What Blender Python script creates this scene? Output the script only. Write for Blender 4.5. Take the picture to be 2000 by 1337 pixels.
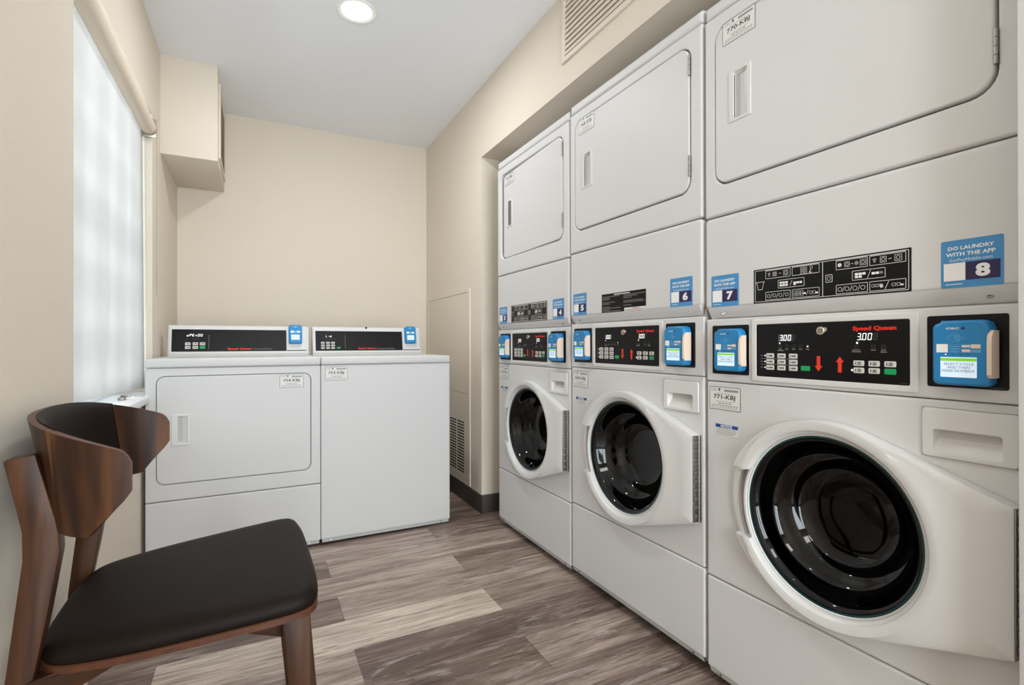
import bpy, bmesh, math, random
from mathutils import Vector, Matrix, Euler
random.seed(7)
for o in list(bpy.data.objects): bpy.data.objects.remove(o)
SC = bpy.context.scene
COL = SC.collection
pi = math.pi

# ---------------------------------------------------------------- camera
CAMH = 0.96
cd = bpy.data.cameras.new('camera'); cam = bpy.data.objects.new('camera', cd); COL.objects.link(cam)
cd.sensor_width = 36.0; cd.lens = 36 * 988.8 / 2000; cd.clip_start = 0.05
cam.matrix_world = Matrix.Translation((0, 0, CAMH)) @ Matrix.Rotation(-0.4684, 4, 'Z') @ Matrix.Rotation(pi/2 + 0.0018, 4, 'X') @ Matrix.Rotation(-0.0016, 4, 'Z')
SC.camera = cam

# ---------------------------------------------------------------- world, exposure
w = bpy.data.worlds.new('daylight'); SC.world = w; w.use_nodes = True
bg = w.node_tree.nodes['Background']; bg.inputs[0].default_value = (0.90, 0.955, 1.0, 1); bg.inputs[1].default_value = 15.0
SC.view_settings.view_transform = 'Standard'; SC.view_settings.look = 'None'
SC.view_settings.exposure = 0.03; SC.view_settings.gamma = 1.0
SC.cycles.max_bounces = 10; SC.cycles.diffuse_bounces = 6; SC.cycles.transparent_max_bounces = 10
SC.cycles.sample_clamp_indirect = 6.0; SC.cycles.use_denoising = True
LAMP_POWER = 12.0          # each recessed ceiling lamp, watts
FILL_PANEL_POWER = 2.0         # added panel lamp behind the camera, unseen, for fill

# room dimensions (metres); y runs along the row of stacked machines, x across the room
XL, XR, YB, ZC = -0.426, 1.138, 3.664, 2.412
YF = -1.9
XM = 1.1477               # front plane of the stacked machines

# ---------------------------------------------------------------- materials
def srgb(c):
    return tuple(((v/255)/12.92 if v/255 <= 0.04045 else ((v/255+0.055)/1.055)**2.4) for v in c) + (1,)
def mat(name, col, rough=0.5, metal=0.0, emit=None, es=0.0, spec=0.5, coat=0.0, bump=None, var=None):
    m = bpy.data.materials.new(name); m.use_nodes = True
    nt = m.node_tree; b = nt.nodes['Principled BSDF']
    b.inputs['Base Color'].default_value = srgb(col); b.inputs['Roughness'].default_value = rough
    b.inputs['Metallic'].default_value = metal; b.inputs['Specular IOR Level'].default_value = spec
    b.inputs['Coat Weight'].default_value = coat
    if emit: b.inputs['Emission Color'].default_value = srgb(emit); b.inputs['Emission Strength'].default_value = es
    tc = nt.nodes.new('ShaderNodeTexCoord')
    if bump:
        n = nt.nodes.new('ShaderNodeTexNoise'); n.inputs['Scale'].default_value = bump[0]; n.inputs['Detail'].default_value = 3
        bp = nt.nodes.new('ShaderNodeBump'); bp.inputs['Strength'].default_value = bump[1]; bp.inputs['Distance'].default_value = bump[2]
        nt.links.new(tc.outputs['Object'], n.inputs['Vector']); nt.links.new(n.outputs['Fac'], bp.inputs['Height'])
        nt.links.new(bp.outputs['Normal'], b.inputs['Normal'])
    if var:      # slow mottling of the paint or hide itself: scale, amount
        n = nt.nodes.new('ShaderNodeTexNoise'); n.inputs['Scale'].default_value = var[0]; n.inputs['Detail'].default_value = 2
        mr = nt.nodes.new('ShaderNodeMapRange'); mr.inputs['To Min'].default_value = 1-var[1]; mr.inputs['To Max'].default_value = 1+var[1]
        hs = nt.nodes.new('ShaderNodeHueSaturation'); hs.inputs['Color'].default_value = srgb(col)
        nt.links.new(tc.outputs['Object'], n.inputs['Vector']); nt.links.new(n.outputs['Fac'], mr.inputs['Value'])
        nt.links.new(mr.outputs[0], hs.inputs['Value']); nt.links.new(hs.outputs[0], b.inputs['Base Color'])
    return m
M = {}
M['wall'] = mat('cream wall paint', (220, 210, 195), 0.85, bump=(260, 0.25, 0.002), var=(1.5, 0.02))
M['ceil'] = mat('ceiling paint', (238, 241, 246), 0.9, bump=(200, 0.15, 0.001))
M['enamel'] = mat('white enamel', (208, 207, 206), 0.5, spec=0.35, bump=(900, 0.03, 0.0002), var=(2, 0.008))
M['plastic'] = mat('white moulded plastic', (211, 210, 208), 0.32)
M['kick'] = mat('brushed kick strip', (196, 197, 195), 0.35)
M['under'] = mat('dark underside', (14, 14, 14), 0.8)
M['gap'] = mat('seam gasket', (105, 104, 102), 0.7)
M['notch'] = mat('grey door pull recess', (158, 158, 156), 0.45)
M['pocket'] = mat('grey pull pocket', (192, 192, 190), 0.45)
M['black'] = mat('black panel film', (10, 9, 10), 0.35, spec=0.25)
M['steel'] = mat('stainless steel', (158, 156, 152), 0.38, metal=1.0)
M['steeldark'] = mat('shadowed hinge slot', (60, 58, 56), 0.6)
M['brass'] = mat('nickel lock', (205, 190, 172), 0.3, metal=0.9)
M['drum'] = mat('drum steel', (66, 66, 70), 0.35, metal=0.9, bump=(120, 0.3, 0.002))
M['teal'] = mat('green tinted glass edge', (14, 56, 58), 0.12, coat=0.6)
M['readerblue'] = mat('blue card reader shell', (26, 124, 182), 0.4)
M['grip'] = mat('cream card slot guard', (226, 205, 186), 0.45)
M['screen'] = mat('lit reader screen', (196, 216, 232), 0.2, emit=(214, 232, 246), es=0.45)
M['screengreen'] = mat('green screen bar', (120, 190, 40), 0.3, emit=(120, 220, 50), es=0.35)
M['inkblue'] = mat('blue grey screen ink', (96, 124, 156), 0.5)
M['white'] = mat('white print', (236, 236, 234), 0.5)
M['paper'] = mat('white sticker paper', (219, 218, 214), 0.45)
M['ink'] = mat('black print', (40, 40, 42), 0.6)
M['greyink'] = mat('grey print', (126, 126, 126), 0.6)
M['dimink'] = mat('dim grey print', (70, 69, 70), 0.6)
M['lightblue'] = mat('light blue print', (96, 166, 208), 0.5)
M['appblue'] = mat('blue sticker', (66, 138, 192), 0.4)
M['purple'] = mat('dark purple sticker band', (34, 24, 76), 0.4)
M['noticeblue'] = mat('blue notice band', (28, 66, 148), 0.5)
M['red'] = mat('red print', (216, 32, 18), 0.45)
M['orange'] = mat('red orange arrow', (226, 52, 20), 0.45)
M['green'] = mat('green key', (8, 150, 84), 0.4)
M['key'] = mat('pale key cap', (206, 202, 196), 0.4)
M['led'] = mat('lit digits', (255, 255, 255), 0.3, emit=(255, 255, 255), es=1.1)
M['leddim'] = mat('display window', (62, 60, 62), 0.3)
M['base'] = mat('dark vinyl baseboard', (70, 62, 57), 0.55)
M['panelpaint'] = mat('cream enamel panel', (218, 207, 192), 0.5)
M['duct'] = mat('tan duct lining', (176, 164, 146), 0.9)
M['slot'] = mat('dark slot', (38, 28, 22), 0.9)
M['blindtube'] = mat('cream blind tube', (222, 209, 190), 0.6)
M['chain'] = mat('bead chain metal', (176, 168, 156), 0.35, metal=0.6)
M['frame'] = mat('white window frame', (232, 233, 234), 0.4)
M['leather'] = mat('dark brown leather', (23, 15, 11), 0.55, spec=0.14, bump=(600, 0.15, 0.0005), var=(6, 0.12))
M['ply'] = mat('plywood edge', (78, 43, 25), 0.45)
M['lamp'] = mat('lamp diffuser', (255, 255, 255), 0.5, emit=(255, 250, 240), es=9.0)

def glass_mat(name, tint, rough):
    m = bpy.data.materials.new(name); m.use_nodes = True; nt = m.node_tree; nt.nodes.clear()
    out = nt.nodes.new('ShaderNodeOutputMaterial'); mix = nt.nodes.new('ShaderNodeMixShader')
    tr = nt.nodes.new('ShaderNodeBsdfTransparent'); tr.inputs[0].default_value = tint
    gl = nt.nodes.new('ShaderNodeBsdfGlossy'); gl.inputs['Roughness'].default_value = rough
    fr = nt.nodes.new('ShaderNodeFresnel'); fr.inputs[0].default_value = 1.5
    nt.links.new(fr.outputs[0], mix.inputs[0]); nt.links.new(tr.outputs[0], mix.inputs[1]); nt.links.new(gl.outputs[0], mix.inputs[2])
    nt.links.new(mix.outputs[0], out.inputs[0]); return m
M['bowl'] = glass_mat('dark washer glass', (0.085, 0.09, 0.105, 1), 0.03)
M['pane'] = glass_mat('window glass', (0.95, 0.97, 0.98, 1), 0.0)

def shade_mat():
    m = bpy.data.materials.new('translucent blind fabric'); m.use_nodes = True; nt = m.node_tree; nt.nodes.clear()
    out = nt.nodes.new('ShaderNodeOutputMaterial'); mix = nt.nodes.new('ShaderNodeMixShader'); mix.inputs[0].default_value = 0.62
    d = nt.nodes.new('ShaderNodeBsdfDiffuse'); t = nt.nodes.new('ShaderNodeBsdfTranslucent')
    d.inputs[0].default_value = (0.80, 0.80, 0.79, 1); t.inputs[0].default_value = (0.188, 0.180, 0.171, 1)
    nt.links.new(d.outputs[0], mix.inputs[1]); nt.links.new(t.outputs[0], mix.inputs[2]); nt.links.new(mix.outputs[0], out.inputs[0])
    return m
M['shade'] = shade_mat()

def wood_mat(name, c1, c2, c3, sc, rough=0.38):
    """grain along the object's third scale axis"""
    m = bpy.data.materials.new(name); m.use_nodes = True; nt = m.node_tree; b = nt.nodes['Principled BSDF']
    tc = nt.nodes.new('ShaderNodeTexCoord'); mp = nt.nodes.new('ShaderNodeMapping'); mp.inputs['Scale'].default_value = sc
    n1 = nt.nodes.new('ShaderNodeTexNoise'); n1.inputs['Scale'].default_value = 1.0; n1.inputs['Detail'].default_value = 2; n1.inputs['Distortion'].default_value = 0.6
    n2 = nt.nodes.new('ShaderNodeTexNoise'); n2.inputs['Scale'].default_value = 9.0; n2.inputs['Detail'].default_value = 4
    cr = nt.nodes.new('ShaderNodeValToRGB'); cr.color_ramp.elements[0].color = srgb(c1); cr.color_ramp.elements[1].color = srgb(c3)
    cr.color_ramp.elements[0].position = 0.38; cr.color_ramp.elements[1].position = 0.64
    e = cr.color_ramp.elements.new(0.5); e.color = srgb(c2)
    mx = nt.nodes.new('ShaderNodeMix'); mx.data_type = 'RGBA'; mx.blend_type = 'MULTIPLY'; mx.inputs[0].default_value = 0.5
    c2r = nt.nodes.new('ShaderNodeValToRGB'); c2r.color_ramp.elements[0].position = 0.3; c2r.color_ramp.elements[0].color = (0.5, 0.5, 0.5, 1)
    nt.links.new(tc.outputs['Object'], mp.inputs[0]); nt.links.new(mp.outputs[0], n1.inputs['Vector']); nt.links.new(mp.outputs[0], n2.inputs['Vector'])
    nt.links.new(n1.outputs['Fac'], cr.inputs[0]); nt.links.new(n2.outputs['Fac'], c2r.inputs[0])
    nt.links.new(cr.outputs[0], mx.inputs[6]); nt.links.new(c2r.outputs[0], mx.inputs[7]); nt.links.new(mx.outputs[2], b.inputs['Base Color'])
    b.inputs['Roughness'].default_value = 0.45; b.inputs['Specular IOR Level'].default_value = 0.3
    return m
M['veneer'] = wood_mat('walnut stained veneer', (42, 22, 12), (72, 41, 20), (110, 68, 34), (24, 24, 1.6))
M['beech'] = wood_mat('walnut stained solid wood', (54, 30, 16), (70, 41, 23), (86, 53, 30), (30, 30, 2.5))
M['beechx'] = wood_mat('walnut stained rail', (54, 30, 16), (74, 44, 24), (94, 60, 34), (2.5, 30, 30))

def floor_mat():
    m = bpy.data.materials.new('grey brown vinyl plank'); m.use_nodes = True; nt = m.node_tree; b = nt.nodes['Principled BSDF']; L = nt.links
    def N(t, **k):
        n = nt.nodes.new(t)
        for a, v in k.items():
            if a in n.inputs: n.inputs[a].default_value = v
            else: setattr(n, a, v)
        return n
    tc = N('ShaderNodeTexCoord'); at = nt.nodes.new('ShaderNodeAttribute'); at.attribute_name = 'plank'
    sx = nt.nodes.new('ShaderNodeSeparateColor'); L.new(at.outputs['Color'], sx.inputs[0])
    # per plank offset of the grain: green channel
    cmb = nt.nodes.new('ShaderNodeCombineXYZ'); mu = N('ShaderNodeMath', operation='MULTIPLY'); mu.inputs[1].default_value = 37.0
    L.new(sx.outputs[1], mu.inputs[0]); L.new(mu.outputs[0], cmb.inputs[0]); L.new(mu.outputs[0], cmb.inputs[2])
    ad = N('ShaderNodeVectorMath', operation='ADD'); L.new(tc.outputs['Object'], ad.inputs[0]); L.new(cmb.outputs[0], ad.inputs[1])
    def noise(sc, scale, det, dist=0.0, rough=0.55):
        mp = nt.nodes.new('ShaderNodeMapping'); mp.inputs['Scale'].default_value = sc; L.new(ad.outputs[0], mp.inputs[0])
        n = N('ShaderNodeTexNoise'); n.inputs['Scale'].default_value = scale; n.inputs['Detail'].default_value = det
        n.inputs['Distortion'].default_value = dist; n.inputs['Roughness'].default_value = rough
        L.new(mp.outputs[0], n.inputs['Vector']); return n
    broad = noise((1.2, 9, 1), 1.6, 4, 1.2)
    fine = noise((2.2, 55, 1), 2.2, 6, 0.6, 0.7)
    cracks = noise((1.6, 34, 1), 1.8, 5, 2.4, 0.6)
    chalk = noise((3.0, 14, 1), 1.3, 6, 1.0, 0.75)
    # tone (red) + broad variation -> colour
    a1 = N('ShaderNodeMath', operation='MULTIPLY_ADD'); a1.inputs[1].default_value = 1.0; L.new(broad.outputs['Fac'], a1.inputs[0]); L.new(sx.outputs[0], a1.inputs[2])
    a2 = N('ShaderNodeMath', operation='MULTIPLY_ADD'); a2.inputs[1].default_value = 1.0; L.new(fine.outputs['Fac'], a2.inputs[0]); L.new(a1.outputs[0], a2.inputs[2])
    a3 = N('ShaderNodeMath', operation='SUBTRACT'); a3.inputs[1].default_value = 1.0; L.new(a2.outputs[0], a3.inputs[0])
    cr = nt.nodes.new('ShaderNodeValToRGB'); els = cr.color_ramp.elements
    els[0].position = 0.0; els[0].color = srgb((84, 68, 60)); els[1].position = 1.0; els[1].color = srgb((218, 203, 188))
    for p, c in ((0.28, (116, 98, 88)), (0.5, (146, 128, 117)), (0.75, (184, 166, 152))):
        e = els.new(p); e.color = srgb(c)
    L.new(a3.outputs[0], cr.inputs[0])
    # dark cracks
    cc = nt.nodes.new('ShaderNodeValToRGB'); cc.color_ramp.elements[0].position = 0.37; cc.color_ramp.elements[0].color = (0.42, 0.38, 0.36, 1)
    cc.color_ramp.elements[1].position = 0.46; cc.color_ramp.elements[1].color = (1, 1, 1, 1)
    L.new(cracks.outputs['Fac'], cc.inputs[0])
    m1 = nt.nodes.new('ShaderNodeMix'); m1.data_type = 'RGBA'; m1.blend_type = 'MULTIPLY'; m1.inputs[0].default_value = 0.8
    L.new(cr.outputs[0], m1.inputs[6]); L.new(cc.outputs[0], m1.inputs[7])
    ck = nt.nodes.new('ShaderNodeValToRGB'); ck.color_ramp.elements[0].position = 0.55; ck.color_ramp.elements[0].color = (0, 0, 0, 1)
    ck.color_ramp.elements[1].position = 0.68; ck.color_ramp.elements[1].color = (0.6, 0.6, 0.6, 1)
    L.new(chalk.outputs['Fac'], ck.inputs[0])
    m2 = nt.nodes.new('ShaderNodeMix'); m2.data_type = 'RGBA'; m2.inputs[7].default_value = srgb((186, 176, 170))
    L.new(ck.outputs[0], m2.inputs[0]); L.new(m1.outputs[2], m2.inputs[6]); L.new(m2.outputs[2], b.inputs['Base Color'])
    bp = nt.nodes.new('ShaderNodeBump'); bp.inputs['Strength'].default_value = 0.25; bp.inputs['Distance'].default_value = 0.001
    L.new(fine.outputs['Fac'], bp.inputs['Height']); L.new(bp.outputs['Normal'], b.inputs['Normal'])
    b.inputs['Roughness'].default_value = 0.42; b.inputs['Specular IOR Level'].default_value = 0.4
    return m
M['floor'] = floor_mat()

# ---------------------------------------------------------------- mesh builder
_text_cache = {}
def text_geo(s, bold=0.0, res=2):
    k = (s, bold, res)
    if k in _text_cache: return _text_cache[k]
    c = bpy.data.curves.new('t', 'FONT'); c.body = s; c.size = 1; c.offset = bold; c.resolution_u = res
    o = bpy.data.objects.new('t', c); COL.objects.link(o)
    dg = bpy.context.evaluated_depsgraph_get(); dg.update()
    me = o.evaluated_get(dg).to_mesh()
    vs = [(v.co.x, v.co.y) for v in me.vertices]; fs = [tuple(p.vertices) for p in me.polygons]
    o.evaluated_get(dg).to_mesh_clear(); bpy.data.objects.remove(o); bpy.data.curves.remove(c)
    xs = [v[0] for v in vs] or [0, 1]; ys = [v[1] for v in vs] or [0, 1]
    bx = (min(xs), max(xs), min(ys), max(ys)); _text_cache[k] = (vs, fs, bx); return _text_cache[k]

def rrect(x0, x1, z0, z1, r, inset=0.0, n=6):
    """rounded rectangle, counter-clockwise seen from the front"""
    x0 += inset; x1 -= inset; z0 += inset; z1 -= inset; r = max(r - inset, 0.0004)
    r = min(r, (x1-x0)/2-1e-5, (z1-z0)/2-1e-5); P = []
    for cx, cz, a0 in ((x1-r, z0+r, -90), (x1-r, z1-r, 0), (x0+r, z1-r, 90), (x0+r, z0+r, 180)):
        for i in range(n+1):
            a = math.radians(a0 + 90*i/n); P.append((cx+r*math.cos(a), cz+r*math.sin(a)))
    return P

class MB:
    def __init__(s): s.v = []; s.f = []; s.m = []; s.mats = []; s.xf = None
    def mi(s, m):
        if isinstance(m, str): m = M[m]
        if m not in s.mats: s.mats.append(m)
        return s.mats.index(m)
    def add(s, vs, fs, m):
        b = len(s.v); k = s.mi(m)
        for v in vs:
            v = Vector(v)
            if s.xf is not None: v = s.xf @ v
            s.v.append(v)
        for f in fs: s.f.append(tuple(i+b for i in f)); s.m.append(k)
    def box(s, x0, x1, y0, y1, z0, z1, m, r=0.0, seg=2):
        if r <= 0:
            vs = [(x, y, z) for x in (x0, x1) for y in (y0, y1) for z in (z0, z1)]
            s.add(vs, [(0, 1, 3, 2), (4, 6, 7, 5), (0, 4, 5, 1), (2, 3, 7, 6), (0, 2, 6, 4), (1, 5, 7, 3)], m); return
        bm = bmesh.new(); bmesh.ops.create_cube(bm, size=1)
        for v in bm.verts: v.co = Vector(((x0+x1)/2+v.co.x*(x1-x0), (y0+y1)/2+v.co.y*(y1-y0), (z0+z1)/2+v.co.z*(z1-z0)))
        bmesh.ops.bevel(bm, geom=bm.edges[:], offset=r, segments=seg, affect='EDGES', profile=0.5)
        s.bm(bm, m)
    def bm(s, bm, m):
        bm.verts.index_update(); s.add([v.co.copy() for v in bm.verts], [tuple(v.index for v in f.verts) for f in bm.faces], m); bm.free()
    def loops(s, L, m, cap0=False, cap1=False, closed=True):
        n = len(L[0]); vs = [p for l in L for p in l]; fs = []
        for k in range(len(L)-1):
            for i in range(n if closed else n-1):
                j = (i+1) % n; fs.append((k*n+i, k*n+j, (k+1)*n+j, (k+1)*n+i))
        if cap0: fs.append(tuple(range(n))[::-1])
        if cap1: fs.append(tuple((len(L)-1)*n+i for i in range(n)))
        s.add(vs, fs, m)
    # ---- things built on a front: x to the right, p out of the front, z up
    def slab(s, x0, x1, z0, z1, r, p, depth, b, m, n=6, back=False):
        L = [[(x, -p+0, z) for x, z in rrect(x0, x1, z0, z1, r, b+0.0015, n)]]
        for k in range(4):
            a = pi/2*k/3; L.append([(x, -(p-b*(1-math.cos(a))), z) for x, z in rrect(x0, x1, z0, z1, r, b*(1-math.sin(a)), n)])
        L.append([(x, -(p-max(depth, b*1.05)), z) for x, z in rrect(x0, x1, z0, z1, r, 0, n)])
        s.loops(L, m, cap0=False, cap1=back); s.add(L[0], [tuple(range(len(L[0])))], m)
    def framed(s, o, ro, i, ri, p, depth, b, m, bi=0.002, di=0.015, n=6):
        """plate with a rounded rectangular hole"""
        L = [[(x, -(p-depth), z) for x, z in rrect(*o, ro, 0, n)]]
        for k in (3, 2, 1, 0):
            a = pi/2*k/3; L.append([(x, -(p-b*(1-math.cos(pi/2-a))) if False else -(p-b*(1-math.sin(pi/2-a))), z) for x, z in rrect(*o, ro, b*(1-math.cos(pi/2-a)), n)])
        L.append([(x, -p, z) for x, z in rrect(*o, ro, b+0.0015, n)])
        L.append([(x, -p, z) for x, z in rrect(*i, ri, -bi-0.001, n)])
        L.append([(x, -p, z) for x, z in rrect(*i, ri, -bi, n)])
        L.append([(x, -(p-bi*0.4), z) for x, z in rrect(*i, ri, -bi*0.3, n)])
        L.append([(x, -(p-bi), z) for x, z in rrect(*i, ri, 0, n)])
        L.append([(x, -(p-di), z) for x, z in rrect(*i, ri, 0, n)])
        s.loops(L, m)
    def quad(s, x0, x1, z0, z1, p, m): s.add([(x0, -p, z0), (x1, -p, z0), (x1, -p, z1), (x0, -p, z1)], [(0, 1, 2, 3)], m)
    def poly(s, pts, p, m): s.add([(x, -p, z) for x, z in pts], [tuple(range(len(pts)))], m)
    def plate(s, x0, x1, z0, z1, r, p, m, n=4, t=0.0006):
        L = [[(x, -p, z) for x, z in rrect(x0, x1, z0, z1, r, 0, n)], [(x, -(p-t), z) for x, z in rrect(x0, x1, z0, z1, r, 0, n)]]
        s.loops(L, m); s.add(L[0], [tuple(range(len(L[0])))], m)
    def line(s, x0, z0, x1, z1, wd, p, m):
        d = Vector((x1-x0, z1-z0)); L = d.length or 1; nx, nz = -d.y/L*wd/2, d.x/L*wd/2
        s.poly([(x0-nx, z0-nz), (x1-nx, z1-nz), (x1+nx, z1+nz), (x0+nx, z0+nz)], p, m)
    def rect(s, x0, x1, z0, z1, wd, p, m):
        s.quad(x0, x1, z0, z0+wd, p, m); s.quad(x0, x1, z1-wd, z1, p, m); s.quad(x0, x0+wd, z0, z1, p, m); s.quad(x1-wd, x1, z0, z1, p, m)
    def text(s, t, x0, x1, z0, z1, p, m, bold=0.0, res=2):
        vs, fs, bx = text_geo(t, bold, res); sx = (x1-x0)/(bx[1]-bx[0]); sz = (z1-z0)/(bx[3]-bx[2])
        s.add([(x0+(a-bx[0])*sx, -p, z0+(b-bx[2])*sz) for a, b in vs], fs, m)
    def disc(s, cx, cz, r, p, m, n=16, depth=0.0, b=0.0):
        c = [(cx+r*math.cos(2*pi*i/n), cz+r*math.sin(2*pi*i/n)) for i in range(n)]
        if depth:
            c2 = [(cx+(r-b)*math.cos(2*pi*i/n), cz+(r-b)*math.sin(2*pi*i/n)) for i in range(n)]
            s.loops([[(x, -p, z) for x, z in c2], [(x, -(p-b), z) for x, z in c], [(x, -(p-depth), z) for x, z in c]], m)
            s.poly(c2, p, m)
        else: s.poly(c, p, m)
    def lathe(s, cx, cz, prof, m, n=96, cap=False):
        L = [[(cx+r*math.cos(2*pi*i/n), -p, cz+r*math.sin(2*pi*i/n)) for i in range(n)] for r, p in prof]
        s.loops(L, m, cap1=cap)
    def seg7(s, ch, x, z, wd, h, p, m, slant=0.12, th=0.16):
        tab = {'0': 'abcdef', '3': 'abgcd', 'o': 'gcde', 'P': 'abfeg', 'E': 'afged', 'n': 'gce', 'L': 'fed', '-': 'g', 'd': 'bcdeg', '8': 'abcdefg'}
        t = wd*th*1.2; g = t*0.25
        S = {'a': (t, h-t, wd-t, h), 'd': (t, 0, wd-t, t), 'g': (t, h/2-t/2, wd-t, h/2+t/2), 'f': (0, h/2+g, t, h-g), 'b': (wd-t, h/2+g, wd, h-g), 'e': (0, g, t, h/2-g), 'c': (wd-t, g, wd, h/2-g)}
        for c in tab.get(ch, ''):
            a, b_, c_, d_ = S[c]
            s.poly([(x+a+slant*b_, z+b_), (x+c_+slant*b_, z+b_), (x+c_+slant*d_, z+d_), (x+a+slant*d_, z+d_)], p, m)
    def build(s, name, parent=None, sharp=0.7, loc=None, fix=False):
        me = bpy.data.meshes.new(name); me.from_pydata([tuple(v) for v in s.v], [], s.f)
        for m in s.mats: me.materials.append(m)
        me.polygons.foreach_set('material_index', s.m); me.polygons.foreach_set('use_smooth', [True]*len(me.polygons)); me.update()
        bm = bmesh.new(); bm.from_mesh(me); bmesh.ops.remove_doubles(bm, verts=bm.verts[:], dist=1e-6)
        if fix: bmesh.ops.recalc_face_normals(bm, faces=bm.faces[:])
        bm.to_mesh(me); bm.free()
        me.set_sharp_from_angle(angle=sharp)
        o = bpy.data.objects.new(name, me); COL.objects.link(o)
        if parent: o.parent = parent
        if loc: o.location = loc
        return o

def tag(o, label=None, cat=None, group=None, kind=None):
    if label: o['label'] = label
    if cat: o['category'] = cat
    if group: o['group'] = group
    if kind: o['kind'] = kind
    return o
def empty(name, loc, rz=0.0):
    o = bpy.data.objects.new(name, None); COL.objects.link(o); o.location = loc; o.rotation_euler = (0, 0, rz)
    o.empty_display_size = 0.1; return o
def boolean(o, cutters):
    for c in cutters:
        md = o.modifiers.new('cut', 'BOOLEAN'); md.operation = 'DIFFERENCE'; md.object = c; md.solver = 'EXACT'
    dg = bpy.context.evaluated_depsgraph_get(); dg.update()
    me = bpy.data.meshes.new_from_object(o.evaluated_get(dg)); old = o.data; o.modifiers.clear(); o.data = me; me.name = o.name
    for c in cutters: bpy.data.objects.remove(c)
    me.set_sharp_from_angle(angle=0.6)

# ================================================================ the setting
def structure(mb, name, parent=None, sharp=0.5):
    o = mb.build(name, parent, sharp)
    if parent is None: o['kind'] = 'structure'
    return o
# floor: planks of 0.181 m laid across the room, every plank its own tone
def build_floor():
    P, Wd, Ln = [], 0.1812, 1.06
    tones = {(0, 0): .18, (0, 1): .46, (1, 0): .56, (1, 1): .20, (2, -1): .30, (2, 0): .74, (2, 1): .42, (3, 0): .24, (3, 1): .48, (4, 0): .54, (4, 1): .32,
             (5, 0): .28, (5, 1): .50, (6, 0): .44, (6, 1): .26, (7, 0): .35, (-1, 1): .30, (-1, 0): .46}
    vs, fs, cols = [], [], []
    for k in range(-19, 14):
        y0 = 1.284+Wd*k; off = 0.275 if k % 2 else 0.795
        if k == 0: off = 0.785
        for j in range(-2, 3):
            x0 = off+Ln*(j-1); x1 = x0+Ln
            key = (k, j if (k % 2) else j)
            t = tones.get(key, random.uniform(.2, .6))+0.07; g = random.random()
            e = 0.0004; b = len(vs)
            vs += [(x0+e, y0+e, 0), (x1-e, y0+e, 0), (x1-e, y0+Wd-e, 0), (x0+e, y0+Wd-e, 0)]
            fs.append((b, b+1, b+2, b+3)); cols.append((t, g))
    me = bpy.data.meshes.new('floor'); me.from_pydata(vs, [], fs); me.materials.append(M['floor'])
    ca = me.color_attributes.new('plank', 'FLOAT_COLOR', 'CORNER')
    for f in me.polygons:
        for li in f.loop_indices: ca.data[li].color = (cols[f.index][0], cols[f.index][1], 0, 1)
    # slab underneath, seen as the dark joint lines
    b = len(me.vertices)
    bm = bmesh.new(); bm.from_mesh(me)
    me.materials.append(M['slot'])
    q = [bm.verts.new(p) for p in ((-2.2, YF-0.3, -0.001), (3.2, YF-0.3, -0.001), (3.2, 3.9, -0.001), (-2.2, 3.9, -0.001))]
    f = bm.faces.new(q); f.material_index = 1
    q2 = [bm.verts.new(p) for p in ((-2.2, YF-0.3, -0.05), (3.2, YF-0.3, -0.05), (3.2, 3.9, -0.05), (-2.2, 3.9, -0.05))]
    f = bm.faces.new(q2[::-1]); f.material_index = 1
    bm.to_mesh(me); bm.free()
    o = bpy.data.objects.new('floor', me); COL.objects.link(o); o['kind'] = 'structure'
build_floor()
b = MB(); b.box(-0.9, 2.2, YF-0.15, YB+0.15, ZC, ZC+0.12, 'ceil'); structure(b, 'ceiling')
b = MB(); b.box(XL-0.2, XR+0.25, YB, YB+0.12, 0, ZC, 'wall'); structure(b, 'wall_back')
b = MB()        # unseen end wall, with an opening added to let in fill daylight
DX0, DX1, DZ = -0.36, 1.06, 2.2
L = [(-0.70, 0), (DX0, 0), (DX0, DZ), (DX1, DZ), (DX1, 0), (XR+0.9, 0), (XR+0.9, ZC), (-0.70, ZC)]
b.loops([[(x, y, z) for x, z in L] for y in (YF-0.12, YF)], 'wall', True, True); structure(b, 'wall_front')
dr = empty('added_door_1', ((DX0+DX1)/2, YF-0.06, 0)); dr['kind'] = 'structure'  # glazed door added behind the camera as a broad daylight fill
b = MB(); hw = (DX1-DX0)/2
for x0, x1, z0, z1 in ((-hw, -hw+0.06, 0, DZ), (hw-0.06, hw, 0, DZ), (-0.04, 0.04, 0, DZ), (-hw, hw, DZ-0.06, DZ), (-hw, hw, 0, 0.12)): b.box(x0, x1, -0.02, 0.02, z0, z1, 'frame', 0.003)
b.build('added_door_frame', dr)
b = MB(); b.box(-hw+0.03, hw-0.03, -0.003, 0.003, 0.05, DZ-0.03, 'pane'); b.build('pane', dr)
b = MB(); b.box(0.06, 0.075, 0.02, 0.06, 0.9, 1.2, 'steel', 0.003); b.build('door_handle', dr)
pl = bpy.data.lights.new('added_door_portal', 'AREA'); pl.shape = 'RECTANGLE'; pl.size = DX1-DX0; pl.size_y = DZ; pl.cycles.is_portal = True
po = bpy.data.objects.new('added_door_portal', pl); COL.objects.link(po); po.location = ((DX0+DX1)/2, YF-0.13, DZ/2); po.rotation_euler = (-pi/2, 0, pi)
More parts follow.
